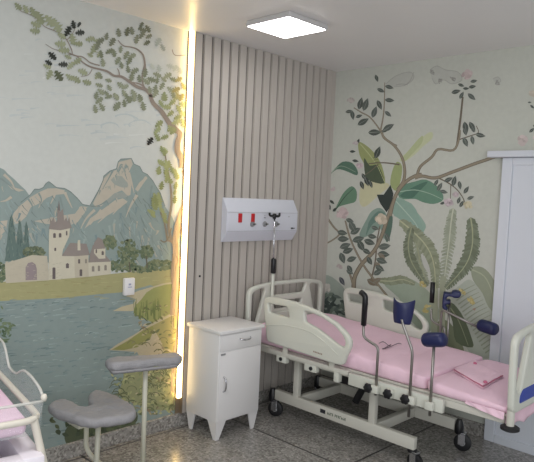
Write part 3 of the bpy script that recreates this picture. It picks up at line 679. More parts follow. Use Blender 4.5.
A.frond(f6([(82, 190), (100, 290), (115, 360), (150, 450)]), 5, OLM, (150, 156, 122), 4)
A.poly(f6([(112, 292), (130, 300), (155, 350), (160, 388), (130, 360)]), (182, 184, 176), 7, 0, 3)
A.frond(f6([(285, 45), (272, 130), (262, 230), (245, 360), (228, 480)]), 6.5, (150, 158, 136), (186, 190, 166), 4)
A.frond(f6([(378, 95), (388, 170), (385, 250), (360, 330), (310, 400), (245, 470)]), 8, OLD, (160, 166, 130), 6)
A.frond(f6([(180, 280), (195, 360), (200, 470)]), 5, OLM, (176, 180, 150), 4)
for sx, ang in ((200, 0), (225, 0), (185, 0), (240, 0)): A.stroke(Z(400, 265, s5, [(sx, 60), (sx-6, 180), (sx-10, 480)]), 3, 3.4, (152, 158, 132), 5)
A.frond(Z(320, 250, 5.93, [(350, 180), (420, 185), (490, 175), (560, 200)]), 4.5, OL, (168, 172, 138), 4)
A.poly(Z(320, 250, 5.93, [(380, 200), (460, 195), (560, 215), (600, 280), (520, 320), (430, 250)]), (150, 164, 144), 3, 0, 3)
for x, y, r in ((118, 100, 3), (128, 112, 2.4), (325, 132, 3), (345, 150, 2.4), (375, 178, 3), (385, 205, 3), (380, 190, 3), (140, 235, 4.4), (150, 215, 3)):
    A.rose(400+x/s5, 265+y/s5, r, (196, 176, 86), 13, 7)
A.rose(400+398/s5, 265+235/s5, 1.6, (150, 84, 60), 14, 5)
A.finish('garden_wallpaper', wr)

# ------------------------------------------------------------------ lights that show
LX0, LX1, LY0, LY1 = -1.505, -1.152, -.862, -.500
t = empty('ceiling_light', (-1.375, -.735, H), 'square white flat panel light glowing on the ceiling', 'ceiling light')
build('frame', B(((LX0, LY0, H-.034), (LX1, LY1, H-.001)), bev=.004), M['lampframe'], t)
build('diffuser', B(((LX0+.008, LY0+.008, H-.037), (LX1-.008, LY1-.008, H-.033)), bev=.001), M['diffuser'], t)
t = empty('led_strip_light', (-1.546, -.01, .2), 'tall glowing warm white light strip between the landscape wallpaper and the slatted panelling', 'strip light')
build('diffuser', B(((-1.560, -.036, .205), (-1.556, -.013, H-.002))), M['led'], t)
build('front_diffuser', B(((-1.556, -.036, .205), (-1.534, -.013, H-.002))), M['ledf'], t)
build('profile', B(((-1.564, -.0125, .094), (-1.5275, -.0055, H-.002)), ((-1.5335, -.042, .094), (-1.5275, -.0125, H-.002))), M['tan'], t)

# ------------------------------------------------------------------ white plastic box on the mural
t = empty('wall_dispenser', (-1.976, 0, .958), 'small white plastic box mounted on the landscape wallpaper', 'wall box')
build('housing', B(((-2.013, -.034, .958), (-1.938, -.0045, 1.068)), bev=.006), M['white'], t, angle=40)
bm = B(((-1.990, -.0352, 1.008), (-1.962, -.0338, 1.014)), ((-1.986, -.0352, 1.022), (-1.968, -.0338, 1.034)))
build('printed_mark', bm, M['greylab'], t)

# ------------------------------------------------------------------ bedhead console
x0, x1 = -1.236, -.484
t = empty('bedhead_console', (-.846, -.036, 1.28), 'white wall console with red switches and gas outlets on the slatted panelling', 'wall console')
prof = [(-.0365, 1.28), (-.052, 1.282), (-.095, 1.348), (-.1, 1.364), (-.1, 1.494), (-.095, 1.508), (-.05, 1.598), (-.0365, 1.6)]
bm = bmesh.new()
a = [bm.verts.new((x0, y, z)) for y, z in prof]; b = [bm.verts.new((x1, y, z)) for y, z in prof]
for i in range(len(prof)): bm.faces.new((a[i], a[(i+1) % 8], b[(i+1) % 8], b[i]))
bm.faces.new(a); bm.faces.new(b)
bmesh.ops.bevel(bm, geom=[e for e in bm.edges if abs(e.verts[0].co.x-e.verts[1].co.x) < 1e-5], offset=.004, segments=2, affect='EDGES')
build('housing', bm, M['panelw'], t, angle=30)
bm = B(((x0+.004, -.1018, 1.4965), (x1-.004, -.0985, 1.498)), ((x0+.004, -.1018, 1.361), (x1-.004, -.0985, 1.3625)))
build('seam', bm, M['socket'], t)
for x in (-1.112, -.984):
    s_ = build('rocker_switch', B(((x-.017, -.1065, 1.424), (x+.017, -.0995, 1.490)), bev=.002), M['red'], t)
    s_['label'] = 'red rocker switch'
    build('switch_rocker', B(((x-.010, -.111, 1.434), (x+.010, -.105, 1.480)), bev=.003), M['red'], s_)
for x in (-.988, -.858, -.732):
    o = build('gas_outlet', lathe(bmesh.new(), [(0, 0), (.021, 0), (.021, .006), (.013, .008), (.013, .02), (0, .02)], 20, axis_m((x, -.1, 1.412), (0, -1, 0))), M['socket'], t, angle=40)
    build('outlet_tab', B(((x+.014, -.114, 1.406), (x+.03, -.1, 1.418)), bev=.002), M['chrome'], o)
    build('outlet_bore', lathe(bmesh.new(), [(0, 0), (.006, 0), (.006, .002), (0, .002)], 12, axis_m((x, -.120, 1.412), (0, -1, 0))), M['ink'], o)
o = build('power_socket', B(((-0.882, -.1035, 1.446), (-0.838, -.0995, 1.484)), bev=.002), M['panelw'], t)
build('socket_hole', B(((-0.868, -.105, 1.457), (-0.852, -.103, 1.462)), ((-0.864, -.105, 1.472), (-0.858, -.103, 1.476))), M['ink'], o)
build('logo_mark', B(((-.560, -.1012, 1.372), (-.535, -.0995, 1.384)), ((-.533, -.1012, 1.375), (-.515, -.0995, 1.381))), M['ink'], t)
build('indicator', lathe(bmesh.new(), [(0, 0), (.004, 0), (.004, .003), (0, .003)], 10, axis_m((-.59, -.1, 1.47), (0, -1, 0))), M['socket'], t)

# ------------------------------------------------------------------ bedside cabinet
def cabinet():
    X0, X1, Y0, Y1 = -1.522, -1.135, -.392, -.075
    t = empty('bedside_cabinet', ((X0+X1)/2, (Y0+Y1)/2, 0), 'white metal bedside cabinet with one drawer and one door on tapered feet', 'cabinet')
    build('body', B(((X0, Y0, .125), (X1, Y1, .714)), bev=.004), M['white'], t, angle=40)
    build('top', B(((X0-.012, Y0-.022, .714), (X1+.012, Y1+.012, .738)), bev=.006), M['white'], t, angle=40)
    d = build('drawer', B(((X0+.006, Y0-.008, .601), (X1-.006, Y0+.002, .706)), bev=.003), M['white'], t, angle=40)
    xm = (X0+X1)/2+.03
    pts = catmull([(xm-.05, Y0-.006, .668), (xm-.036, Y0-.026, .661), (xm, Y0-.032, .658), (xm+.036, Y0-.026, .661), (xm+.05, Y0-.006, .668)], 5)
    h = build('drawer_handle', T(pts, .0045, 8), M['chrome'], d, True)
    d = build('door', B(((X0+.006, Y0-.008, .135), (X1-.006, Y0+.002, .594)), bev=.003), M['white'], t, angle=40)
    xh = X0+.045
    pts = catmull([(xh, Y0-.006, .33), (xh, Y0-.028, .345), (xh, Y0-.034, .38), (xh, Y0-.028, .415), (xh, Y0-.006, .43)], 5)
    build('door_handle', T(pts, .0055, 8), M['chrome'], d, True)
    build('lock', B(((X0+.012, Y0-.012, .575), (X0+.05, Y0-.007, .587)), bev=.001), M['socket'], d)
    for sx in (0, 1):
        for sy in (0, 1):
            cx = X0+.002 if sx == 0 else X1-.002; cy = Y0+.002 if sy == 0 else Y1-.002
            dx, dy = (1 if sx == 0 else -1), (1 if sy == 0 else -1)
            bm = bmesh.new()
            up = [(cx, cy), (cx+dx*.088, cy), (cx+dx*.088, cy+dy*.012), (cx+dx*.012, cy+dy*.012), (cx+dx*.012, cy+dy*.088), (cx, cy+dy*.088)]
            lo = [(cx+dx*.016, cy+dy*.016), (cx+dx*.044, cy+dy*.016), (cx+dx*.044, cy+dy*.026), (cx+dx*.026, cy+dy*.026), (cx+dx*.026, cy+dy*.044), (cx+dx*.016, cy+dy*.044)]
            U = [bm.verts.new((x, y, .128)) for x, y in up]; L = [bm.verts.new((x, y, 0)) for x, y in lo]
            for i in range(6): bm.faces.new((U[i], U[(i+1) % 6], L[(i+1) % 6], L[i]))
            bm.faces.new(U); bm.faces.new(L)
            build('foot', bm, M['white'], t)
cabinet()

# ------------------------------------------------------------------ hospital bed (head at the slatted panelling, foot towards the camera's right)
BX0, BX1 = -1.035, -.185; BM = (BX0+BX1)/2
bed = empty('hospital_bed', (BM, -1.1, 0), 'off-white adjustable birthing bed on black castors with raised side rails', 'bed')
def mir(x): return 2*BM-x
XN, XF = -.865, mir(-.865)     # near and far base beams
for x, nm in ((XN, 'near'), (XF, 'far')):
    o = build('base_beam', B(((x-.02, -1.475, .130), (x+.02, -.31, .206)), bev=.005), M['bedmetal'], bed, angle=40)
    if nm == 'near':
        bm = bmesh.new(); xx = x-.0206
        random.seed(3); y = -.792
        box(bm, (xx, -.79, .158), (x-.018, -.745, .185)); 
        lt = build('maker_badge', bm, M['ink'], o)
        bm = bmesh.new()
        yy = -.805
        for wd in (4, 7):
            for k in range(wd):
                hh = .020; wv = .0135
                kind = random.randrange(4)
                box(bm, (xx, yy-wv*.35, .160), (x-.018, yy-wv*.1, .160+hh))
                if kind != 1: box(bm, (xx, yy-wv*.85, .160+hh*.75), (x-.018, yy-wv*.3, .160+hh))
                if kind != 2: box(bm, (xx, yy-wv*.85, .160+hh*.38), (x-.018, yy-wv*.3, .160+hh*.58))
                if kind in (1, 3): box(bm, (xx, yy-wv*.85, .160), (x-.018, yy-wv*.6, .160+hh*.6))
                yy -= wv
            yy -= .011
        build('lettering', bm, M['green_ink'], o)
for y in (-.51, -1.16):
    build('cross_beam', B(((XN+.02, y-.022, .135), (XF-.02, y+.022, .2)), bev=.004), M['bedmetal'], bed, angle=40)
    for x in (XN, XF):
        build('post', B(((x-.019, y-.024, .2), (x+.019, y+.024, .47)), bev=.004), M['bedmetal'], bed, angle=40)
def castor(x, y, ang, top=.205):
    m = Matrix.Translation((x, y, 0)) @ Matrix.Rotation(R(ang), 4, 'Z')
    bm = lathe(bmesh.new(), [(0, .112), (.026, .112), (.03, .118), (.03, min(top, .165)), (.018, top), (0, top)], 16, Matrix.Translation((x, y, 0)))
    c = build('castor', bm, M['blackp'], bed, angle=40)
    bm = bmesh.new()
    for s_ in (-1, 1): box(bm, (.0, s_*.021-.003, .045), (.045, s_*.021+.003, .125), .002, mtx=m)
    box(bm, (-.012, -.024, .112), (.045, .024, .122), .002, mtx=m)
    build('fork', bm, M['chrome'], c)
    prof = [(.012, -.016), (.045, -.016), (.056, -.010), (.0575, 0), (.056, .010), (.045, .016), (.012, .016)]
    build('wheel', lathe(bmesh.new(), prof, 24, m @ Matrix.Translation((.028, 0, .0575)) @ Matrix.Rotation(R(90), 4, 'X')), M['black'], c, angle=40)
    build('hub', lathe(bmesh.new(), [(0, -.019), (.02, -.019), (.02, .019), (0, .019)], 16, m @ Matrix.Translation((.028, 0, .0575)) @ Matrix.Rotation(R(90), 4, 'X')), M['socket'], c, angle=40)
castor(XN-.01, -.282, -70); castor(XN, -1.455, -100, .128); castor(XF, -.285, 20); castor(XF, -1.50, -75)
# lifting mechanism and upper frame
for x in (BX0+.07, BX1-.07):
    build('upper_side_bar', B(((x-.018, -2.05, .492), (x+.018, -.14, .532)), bev=.004), M['bedmetal'], bed, angle=40)
for y in (-.30, -.80, -1.35, -1.9):
    build('upper_cross_bar', B(((BX0+.085, y-.02, .495), (BX1-.085, y+.02, .53)), bev=.003), M['bedmetal'], bed, angle=40)
for y in (-.51, -1.16):
    build('saddle', B(((XN-.03, y-.05, .462), (XF+.03, y+.05, .493)), bev=.004), M['bedmetal'], bed, angle=40)
for x in (BX0+.03, BX1-.03):
    o = build('rail_carrier', B(((x-.022, -1.06, .515), (x+.022, -.36, .545)), bev=.004), M['bedmetal'], bed, angle=40)
    for lo_, hi_ in (((x-.02, -.53, .47), (x+.02, -.44, .52)), ((x-.02, -.80, .468), (x+.02, -.70, .52)), ((x-.02, -.99, .452), (x+.02, -.95, .52))):
        build('latch_bracket', B((lo_, hi_), bev=.004), M['bed'], o, angle=40)
    for y, z in ((-.485, .495), (-.76, .492)):
        build('latch_bolt', lathe(bmesh.new(), [(0, 0), (.013, 0), (.013, .008), (0, .008)], 12, axis_m((x-.02, y, z), (-1, 0, 0))), M['blackp'], o)
# accessory clamp bar on each side
for x, s_ in ((BX0+.02, -1), (BX1-.02, 1)):
    o = build('clamp_bar', B(((x-.014, -1.72, .462), (x+.014, -1.07, .538)), bev=.004), M['bed'], bed, angle=40)
build('mattress_deck', B(((BX0+.05, -2.06, .533), (BX1-.05, -.15, .548)), bev=.003), M['bedmetal'], bed)
# drive box below the seat section
build('motor_housing', B(((BM-.12, -1.05, .34), (BM+.12, -.72, .46)), bev=.015), M['black'], bed, angle=40)
build('lift_column', T([(BM, -.84, .20), (BM, -.92, .36)], .025, 14), M['black'], bed)  # coloured black to stand in for the shade beneath the bed

# headboard and footboard: moulded boards with openings
def mirrored(pts): return pts+[(-u, v) for u, v in pts[::-1]]
W2 = (BX1-BX0)/2+.01
def board(name, y, zb, panel_blue=False):
    to3 = lambda u, v, w_: (BM+u, y+w_, zb+v)
    k_ = 1.035 if panel_blue else 1
    half = [(0, .445), (.20, .440), (.34, .424), (.405*k_, .408), (.432*k_, .37), (.428*k_, .18), (.415*k_, 0)]
    outer = [tuple(p)[:2] for p in fillet([Vector((u, v, 0)) for u, v in mirrored(half[1:])], [.05, .05, .04, .05, .04, .02]*2, n=4)]
    holes = []
    side = [(.392*k_, .36), (.392*k_, .17), (.378*k_, .105), (.345, .105), (.255, .385), (.275, .402), (.365, .386)]
    for s_ in (1, -1):
        holes.append([tuple(p)[:2] for p in fillet([Vector((s_*u, v, 0)) for u, v in side], .02, n=3)])
    top = [(-.205, .385), (-.185, .335), (.185, .335), (.205, .385), (.2, .41), (-.2, .41)]
    low = [(-.165, .285), (-.135, .205), (.135, .205), (.165, .285)]
    holes.append([tuple(p)[:2] for p in fillet([Vector((u, v, 0)) for u, v in top], .015, n=3)])
    if not panel_blue: holes.append([tuple(p)[:2] for p in fillet([Vector((u, v, 0)) for u, v in low], .015, n=3)])
    o = plate(name, outer, holes, .036, .012, to3, M['bed'], bed)
    return o
hb = board('headboard', -.135, .535)
build('headboard_insert', B(((BM-.15, -.139, .712), (BM+.15, -.127, .762)), bev=.003), M['bed'], hb)
for s_ in (-1, 1): build('mounting_pin', T([(BM+s_*.33, -.135, .49), (BM+s_*.33, -.135, .575)], .016, 12), M['bedmetal'], hb)
fb = board('footboard', -2.095, .57, True)
FB = [(u, v) for u, v in [(-.36, .045), (-.36, .085), (-.325, .115), (.325, .115), (.36, .085), (.36, .045)]]
plate('blue_inset', [tuple(p)[:2] for p in fillet([Vector((u, v, 0)) for u, v in FB], .015, n=3)], [], .044, .004, lambda u, v, w_: (BM+u, -2.095+w_, .57+v), M['bluep'], fb)['label'] = 'blue inset handle'
for s_ in (-1, 1):
    o = build('mounting_pin', T([(BM+s_*.40, -2.09, .50), (BM+s_*.40, -2.09, .585)], .02, 14), M['bedmetal'], fb)
    build('bumper_disc', lathe(bmesh.new(), [(0, .0), (.036, 0), (.048, .006), (.048, .018), (.038, .024), (.026, .026), (0, .026)], 24, Matrix.Translation((BM+s_*.40, -2.09, .478))), M['black'], o, angle=40)

# side rails (outline read on the rail's own upright plane)
RO = [(268, 341), (264.7, 303), (266.5, 297.6), (271, 296.3), (296, 301.5), (309, 306.5), (322, 312.5), (338, 323), (348, 333), (352.6, 341), (351.5, 349), (347.5, 356), (344.5, 365.5), (336, 364)]
RH1 = [(269.5, 303.2), (289, 306.8), (290.8, 317.6), (270.5, 312)]
RH2 = [(305.5, 310.6), (314, 313.2), (324.5, 318.2), (336.5, 326.5), (344.5, 336), (347, 343), (345, 347), (340, 345.5), (330, 337.5), (318.5, 328.5), (306, 321.5)]
RE = [(267, 325), (282, 324.5), (299, 327.5), (314, 333), (327, 342.5), (340, 355.5)]
XR = BX0-.015
def uv(px): 
    p = on('x', XR, *px[:2]); return (p.y, p.z)
RO, RH1, RH2, RE = [[uv(p) for p in L] for L in (RO, RH1, RH2, RE)]
def f2(L, r, n=3): return [tuple(p)[:2] for p in fillet([Vector((u, v, 0)) for u, v in L], r, n=n)]
for x, s_ in ((XR, -1), (mir(XR), 1)):
    to3 = lambda u, v, w_, x=x, s_=s_: (x+w_, u-(.03 if s_ == 1 else 0), v)
    o = plate('side_rail', f2(RO, .028), [f2(RH1, .014), f2(RH2, .016)], .034, .011, to3, M['bed'], bed)
    ridge = [(x+s_*.0165, u, v) for u, v in RE]
    build('raised_line', T(catmull(ridge, 5), .004, 6), M['bed'], o, True)
    yy, zz = uv((315, 351.2))
    if s_ == -1:
        bm = bmesh.new()
        for k in range(6): box(bm, (x-.0178, yy-.013*k-.009, zz-.004-.0006*k), (x-.0165, yy-.013*k, zz+.006-.0006*k))
        build('printed_mark', bm, M['brown_ink'], o)
    for y in (-.52, -.93):
        build('rail_strut', B(((x-s_*.028-.008, y-.02, .52), (x-s_*.028+.008, y+.02, .64)), bev=.003), M['bedmetal'], o)

# mattresses
def slab(name, ys, xs, ztop, zbot, m, parent, seed, wr_=.006, bul=.012):
    """soft slab: grid top, bulging sides, small wrinkles; ztop is a function of y"""
    nx, ny, nz = 26, max(10, int((ys[1]-ys[0])/.03)), 5
    bm = bmesh.new(); bmesh.ops.create_cube(bm, size=2)
    bm.free(); bm = bmesh.new()
    def pt(a, b, c):
        # a,b in [-1,1], c in [0,1]
        k = 4.5
        f = (1-abs(a)**14*.02); g = (1-abs(b)**14*.02)
        bul_ = bul*math.sin(math.pi*c)
        x = (xs[0]+xs[1])/2+a*(xs[1]-xs[0])/2*g + (bul_ if a > .99 else -bul_ if a < -.99 else 0)
        y = (ys[0]+ys[1])/2+b*(ys[1]-ys[0])/2*f + (bul_*.5 if b > .99 else -bul_*.5 if b < -.99 else 0)
        zt = ztop(y); z = zbot+(zt-zbot)*c
        n = noise.noise(Vector((x*5+seed, y*4, z*5)))*wr_+noise.noise(Vector((x*3, y*17+seed, z*4)))*wr_*.6
        if c > .99: z += n - .012*(abs(a)**10+abs(b)**10)
        elif a < -.99: x -= abs(n)*1.6*math.sin(math.pi*c)
        return bm.verts.new((x, y, z))
    A_ = [-1+2*i/nx for i in range(nx+1)]; B_ = [-1+2*i/ny for i in range(ny+1)]; C_ = [i/nz for i in range(nz+1)]
    def grid(F, n, m_):
        V = [[F(i, j_) for j_ in range(m_+1)] for i in range(n+1)]
        for i in range(n):
            for j_ in range(m_): bm.faces.new((V[i][j_], V[i+1][j_], V[i+1][j_+1], V[i][j_+1]))
    grid(lambda i, q: pt(A_[i], B_[q], 1), nx, ny); grid(lambda i, q: pt(A_[i], B_[q], 0), nx, ny)
    for s_ in (-1, 1):
        grid(lambda i, q: pt(s_, B_[i], C_[q]), ny, nz); grid(lambda i, q: pt(A_[i], s_, C_[q]), nx, nz)
    bmesh.ops.remove_doubles(bm, verts=bm.verts, dist=.0008)
    o = build(name, bm, m, parent, True)
    md = o.modifiers.new('soft', 'SUBSURF'); md.levels = 1; md.render_levels = 1
    return o
MX0, MX1 = BX0+.055, BX1-.044
up = empty('bed_mattress', (BM, -.88, .55), 'long bed mattress under a pink sheet, from headboard to the seat gap', 'mattress', None)
slab('sheeted_pad', (-1.585, -.196), (MX0, MX1), lambda y: .644+.062*min(1, max(0, (y+1.58)/1.25))**1.3, .549, M['pink'], up, 1.3)
lo = empty('foot_mattress', (BM, -1.83, .55), 'short mattress section under a pink sheet next to the footboard', 'mattress', None)
slab('sheeted_pad', (-2.062, -1.6), (MX0-.012, MX1), lambda y: .632+.03*(y+1.6)/.46, .549, M['pink'], lo, 7.7, .005, .016)
# loose sheet hanging over the foot end
bm = bmesh.new(); n = 26; rows = []
for i in range(n+1):
    x = MX0-.02+(MX1-MX0+.03)*i/n; r_ = []
    for q in range(9):
        t_ = q/8; z = .60-(.135+.012*math.sin(i*.9))*t_
        y = -2.064-.006*math.sin(i*1.3+q*.6)*t_ + (.003 if q == 0 else 0)
        r_.append(bm.verts.new((x, y, z)))
    rows.append(r_)
for i in range(n):
    for q in range(8): bm.faces.new((rows[i][q], rows[i+1][q], rows[i+1][q+1], rows[i][q+1]))
o = build('sheet_flap', bm, M['pink'], lo, True)
sm = o.modifiers.new('thick', 'SOLIDIFY'); sm.thickness = .003
bm = bmesh.new(); rows = []      # bunched corner at the near foot end
for i in range(13):
    y = -2.058+.22*i/12; r_ = []
    for q in range(7):
        t_ = q/6; ln = (.030*(1-i/12)**.8+.012)
        r_.append(bm.verts.new((MX0-.030-.003*math.sin(i*1.4+q*.7)-.004*q*(1-i/12)*.4, y, .565-ln*t_)))
    rows.append(r_)
for i in range(12):
    for q in range(6): bm.faces.new((rows[i][q], rows[i+1][q], rows[i+1][q+1], rows[i][q+1]))
o = build('sheet_corner', bm, M['pink'], lo, True)
sm = o.modifiers.new('thick', 'SOLIDIFY'); sm.thickness = .004
sb = o.modifiers.new('s', 'SUBSURF'); sb.levels = 1; sb.render_levels = 1

# folded pink gown on the foot mattress
def on_top(px, z): p = on('z', z, *px); return (p.x, p.y)
q = [on_top(p, .632) for p in ((453, 371.5), (474, 363), (504, 375), (483, 386.5))]
t = empty('folded_gown', (sum(p[0] for p in q)/4, sum(p[1] for p in q)/4, .628), 'folded pink cloth lying on the short foot mattress', 'folded cloth')
def fold(name, z0, th, k, m):
    c = (sum(p[0] for p in q)/4, sum(p[1] for p in q)/4)
    pts = [(c[0]+(p[0]-c[0])*k, c[1]+(p[1]-c[1])*k) for p in q]
    bm = bmesh.new(); N = 10; top, bot = [], []
    for i in range(N+1):
        ra, rb = [], []
        for j_ in range(N+1):
            u, v = i/N, j_/N
            x = (1-u)*(1-v)*pts[0][0]+u*(1-v)*pts[1][0]+u*v*pts[2][0]+(1-u)*v*pts[3][0]
            y = (1-u)*(1-v)*pts[0][1]+u*(1-v)*pts[1][1]+u*v*pts[2][1]+(1-u)*v*pts[3][1]
            e = min(u, v, 1-u, 1-v)
            dz = (y+1.6)*.065*0+.004*noise.noise(Vector((x*14, y*14, z0*40)))
            ra.append(bm.verts.new((x, y, z0+th*min(1, .35+e*8)+dz-.065*(-1.75-y)))); rb.append(bm.verts.new((x, y, z0+dz*.5-.065*(-1.75-y))))
        top.append(ra); bot.append(rb)
    for i in range(N):
        for j_ in range(N):
            bm.faces.new((top[i][j_], top[i+1][j_], top[i+1][j_+1], top[i][j_+1])); bm.faces.new((bot[i][j_], bot[i][j_+1], bot[i+1][j_+1], bot[i+1][j_]))
    for i in range(N):
        for A_ in ((0, None), (N, None)):
            bm.faces.new((top[A_[0]][i], top[A_[0]][i+1], bot[A_[0]][i+1], bot[A_[0]][i]))
            bm.faces.new((top[i][A_[0]], top[i+1][A_[0]], bot[i+1][A_[0]], bot[i][A_[0]]))
    return build(name, bm, m, t, angle=60)
fold('lower_fold', .627, .010, 1.0, M['pink']); fold('piping', .6365, .0035, .985, M['pinkd']); fold('upper_fold', .6395, .011, .95, M['pink'])
for (px, py) in ((475, 364.5), (485.5, 381)):
    x, y = on_top((px, py), .65)
    build('tie', lathe(bmesh.new(), [(0, 0), (.010, .0), (.012, .006), (.006, .012), (0, .012)], 10, Matrix.Translation((x, y, .648-.065*(-1.75-y)))), M['pinkd'], t, True)['label'] = 'darker pink tie knot'
# dark cord on the sheet
pts = [on('z', .685, *p) for p in ((379, 342), (383, 340.6), (386.5, 342.2), (389, 344.2), (391, 342.8), (386, 345.5), (382.5, 347), (388, 345.6), (395, 342.8), (399, 341.6), (401.5, 342.2))]
c_ = build('tie_cord', T(catmull([(p.x, p.y, .688+.062*min(1, max(0, (p.y+1.58)/1.25))**1.3-.031) for p in pts], 5), .0024, 6), M['cord'], None, True)
tag(c_, 'thin dark cord curled on the pink sheet of the long mattress', 'cord')

# ------------------------------------------------------------------ clamp-on supports
def knob(y, parent, x=BX0-.002, name='clamp_knob'):
    bm = bmesh.new(); prof = [(0, 0), (.012, 0), (.012, .014), (.026, .018), (.029, .026), (.027, .036), (.014, .042), (0, .043)]
    lathe(bm, prof, 18, axis_m((x, y, .493), (-1, 0, 0)))
    for v in bm.verts:
        a = math.atan2(v.co.z-.493, v.co.y-y); rr = math.hypot(v.co.z-.493, v.co.y-y)
        if rr > .02: v.co.y = y+(v.co.y-y)*(1+.12*math.cos(6*a)); v.co.z = .493+(v.co.z-.493)*(1+.12*math.cos(6*a))
    return build(name, bm, M['blackp'], parent, angle=50)
def clamp(y, parent, x):
    return build('clamp', B(((x-.022, y-.025, .49-.02), (x+.006, y+.025, .49+.026)), bev=.004), M['bed'], parent, angle=40)
XP = BX0-.007
def grip(y, x, label, flip=1):
    t = empty('hand_grip', (x, y, .5), label, 'hand grip')
    rod = fillet([Vector(p) for p in ((x, y, .455), (x, y, .752), (x, y+.06, .768), (x, y+.112, .79), (x, y+.115, .87))], .03, closed=False, n=5)
    build('rod', T(rod, .0085, 10), M['steel'], t, True)
    g = fillet([Vector(p) for p in ((x, y+.115, .862), (x, y+.113, 1.045), (x+.0, y+.15, 1.062))], .03, closed=False, n=5) if flip == 1 else [Vector((x, y+.115, .915)), Vector((x, y+.115, 1.062))]
    build('grip', T(g, .0175, 14), M['blackp'], t, True)['label'] = 'black foam grip'
    return t
def calf(name, c, sx, sy, h, yaw, tilt, rodpts, label, cat):
    """concave padded cushion on a rod"""
    t = empty(name, (rodpts[0][0], rodpts[0][1], .5), label, cat)
    build('rod', T(fillet([Vector(p) for p in rodpts], .03, closed=False, n=5), .0085, 10), M['steel'], t, True)
    m = Matrix.Translation(c) @ (yaw if isinstance(yaw, Matrix) else Matrix.Rotation(R(yaw), 4, 'Z') @ Matrix.Rotation(R(tilt), 4, 'Y'))
    bm = bmesh.new(); N, K_ = 12, 8; F, Bk = [], []
    for i in range(N+1):
        u = -1+2*i/N; rf, rb = [], []
        for k in range(K_+1):
            v = k/K_; wd = sy/2*(.72+.28*v**.6)
            z = (v-.5)*h + (.028*u*u*v)
            dep = .045*(1-u*u)*(.5+.5*v)
            thk = .030*math.sin(math.pi*min(1, max(0, .12+.76*v)))**.5*(1-.35*abs(u)**4)
            rf.append(bm.verts.new(m @ Vector((-dep-thk/2, u*wd, z)))); rb.append(bm.verts.new(m @ Vector((-dep+thk/2, u*wd, z))))
        F.append(rf); Bk.append(rb)
    for i in range(N):
        for k in range(K_):
            bm.faces.new((F[i][k], F[i+1][k], F[i+1][k+1], F[i][k+1])); bm.faces.new((Bk[i][k], Bk[i][k+1], Bk[i+1][k+1], Bk[i+1][k]))
    for i in range(N):
        for k in (0, K_): bm.faces.new((F[i][k], F[i+1][k], Bk[i+1][k], Bk[i][k]))
    for k in range(K_):
        for i in (0, N): bm.faces.new((F[i][k], F[i][k+1], Bk[i][k+1], Bk[i][k]))
    o = build('pad', bm, M['blue'], t, True); o['label'] = 'dark blue padded cushion'
    md = o.modifiers.new('s', 'SUBSURF'); md.levels = 1; md.render_levels = 2
    return t
def roller(c, ax, L, r, rodpts, label):
    t = empty('foot_roll', (rodpts[0][0], rodpts[0][1], .5), label, 'foot support')
    build('rod', T(fillet([Vector(p) for p in rodpts], .03, closed=False, n=5), .0085, 10), M['steel'], t, True)
    prof = [(0, -L/2), (r*.7, -L/2), (r*.9, -L/2+.008), (r, -L/2+.024), (r, L/2-.024), (r*.9, L/2-.008), (r*.7, L/2), (0, L/2)]
    build('roll_pad', lathe(bmesh.new(), prof, 24, axis_m(c, ax)), M['blue'], t, angle=50)['label'] = 'dark blue round cushion'
    return t
t = grip(-1.288, XP, 'black hand grip on bent steel rod, beside the near side rail')
clamp(-1.288, t, XP); knob(-1.245, t)
t = empty('clamp_screw', (XP, -1.385, .49), 'middle one of the three black knobs on the near clamp bar', 'clamp')
clamp(-1.385, t, XP); knob(-1.385, t)
t = calf('calf_rest', (XP+.02, -1.432, .978), .05, .138, .125, 8, 6, [(XP, -1.52, .39), (XP, -1.52, .775), (XP-.012, -1.452, .925), (XP-.016, -1.448, .95)], 'dark blue concave leg rest on a steel rod, middle of the near bed side', 'leg rest')
clamp(-1.535, t, XP); knob(-1.503, t)
t = roller((XP, -1.652, .868), (.05, 1, -.2), .136, .041, [(XP, -1.652, .435), (XP, -1.652, .832)], 'dark blue foot roll on upright rod at the near bed side')
clamp(-1.652, t, XP)
XQ = mir(XP)
t = grip(-1.262, XQ, 'straight black hand grip on the far side of the bed, before the garden wallpaper', 0); clamp(-1.262, t, XQ+.016)
t = empty('calf_rest', (XQ+.03, -1.285, .5), 'dark blue C-shaped leg rest seen edge-on behind the far hand grip', 'leg rest')
build('rod', T([(XQ+.045, -1.262, .455), (XQ+.045, -1.262, .93)], .0085, 10), M['steel'], t, True)
CO = [(105, 165), (125, 152), (190, 155), (205, 130), (250, 122), (290, 135), (300, 165), (280, 195), (230, 202), (200, 192), (165, 192), (145, 210), (150, 232), (188, 240), (190, 270), (165, 285), (142, 292), (145, 315), (165, 335), (150, 355), (125, 345), (100, 315)]
CO = [((a/11.53-17)*.0070, (10-(b-130)/11.53)*.0070) for a, b in CO]
CO = [tuple(p)[:2] for p in catmull([Vector((a, b, 0)) for a, b in CO], 3, True)]
plate('pad', CO, [], .10, .010, lambda u, v, w_: (XQ+.045+.465*u+.885*w_, -1.272-.885*u+.465*w_, .945+v), M['blue'], t)['label'] = 'dark blue padded cushion'
clamp(-1.33, t, XQ+.016)
t = roller((XQ, -1.57, .815), (.25, 1, .06), .136, .043, [(XQ-.022, -1.240, .455), (XQ-.022, -1.240, .885), (XQ-.006, -1.52, .80)], 'dark blue foot roll on slanting rod at the far bed side'); clamp(-1.20, t, XQ+.016)

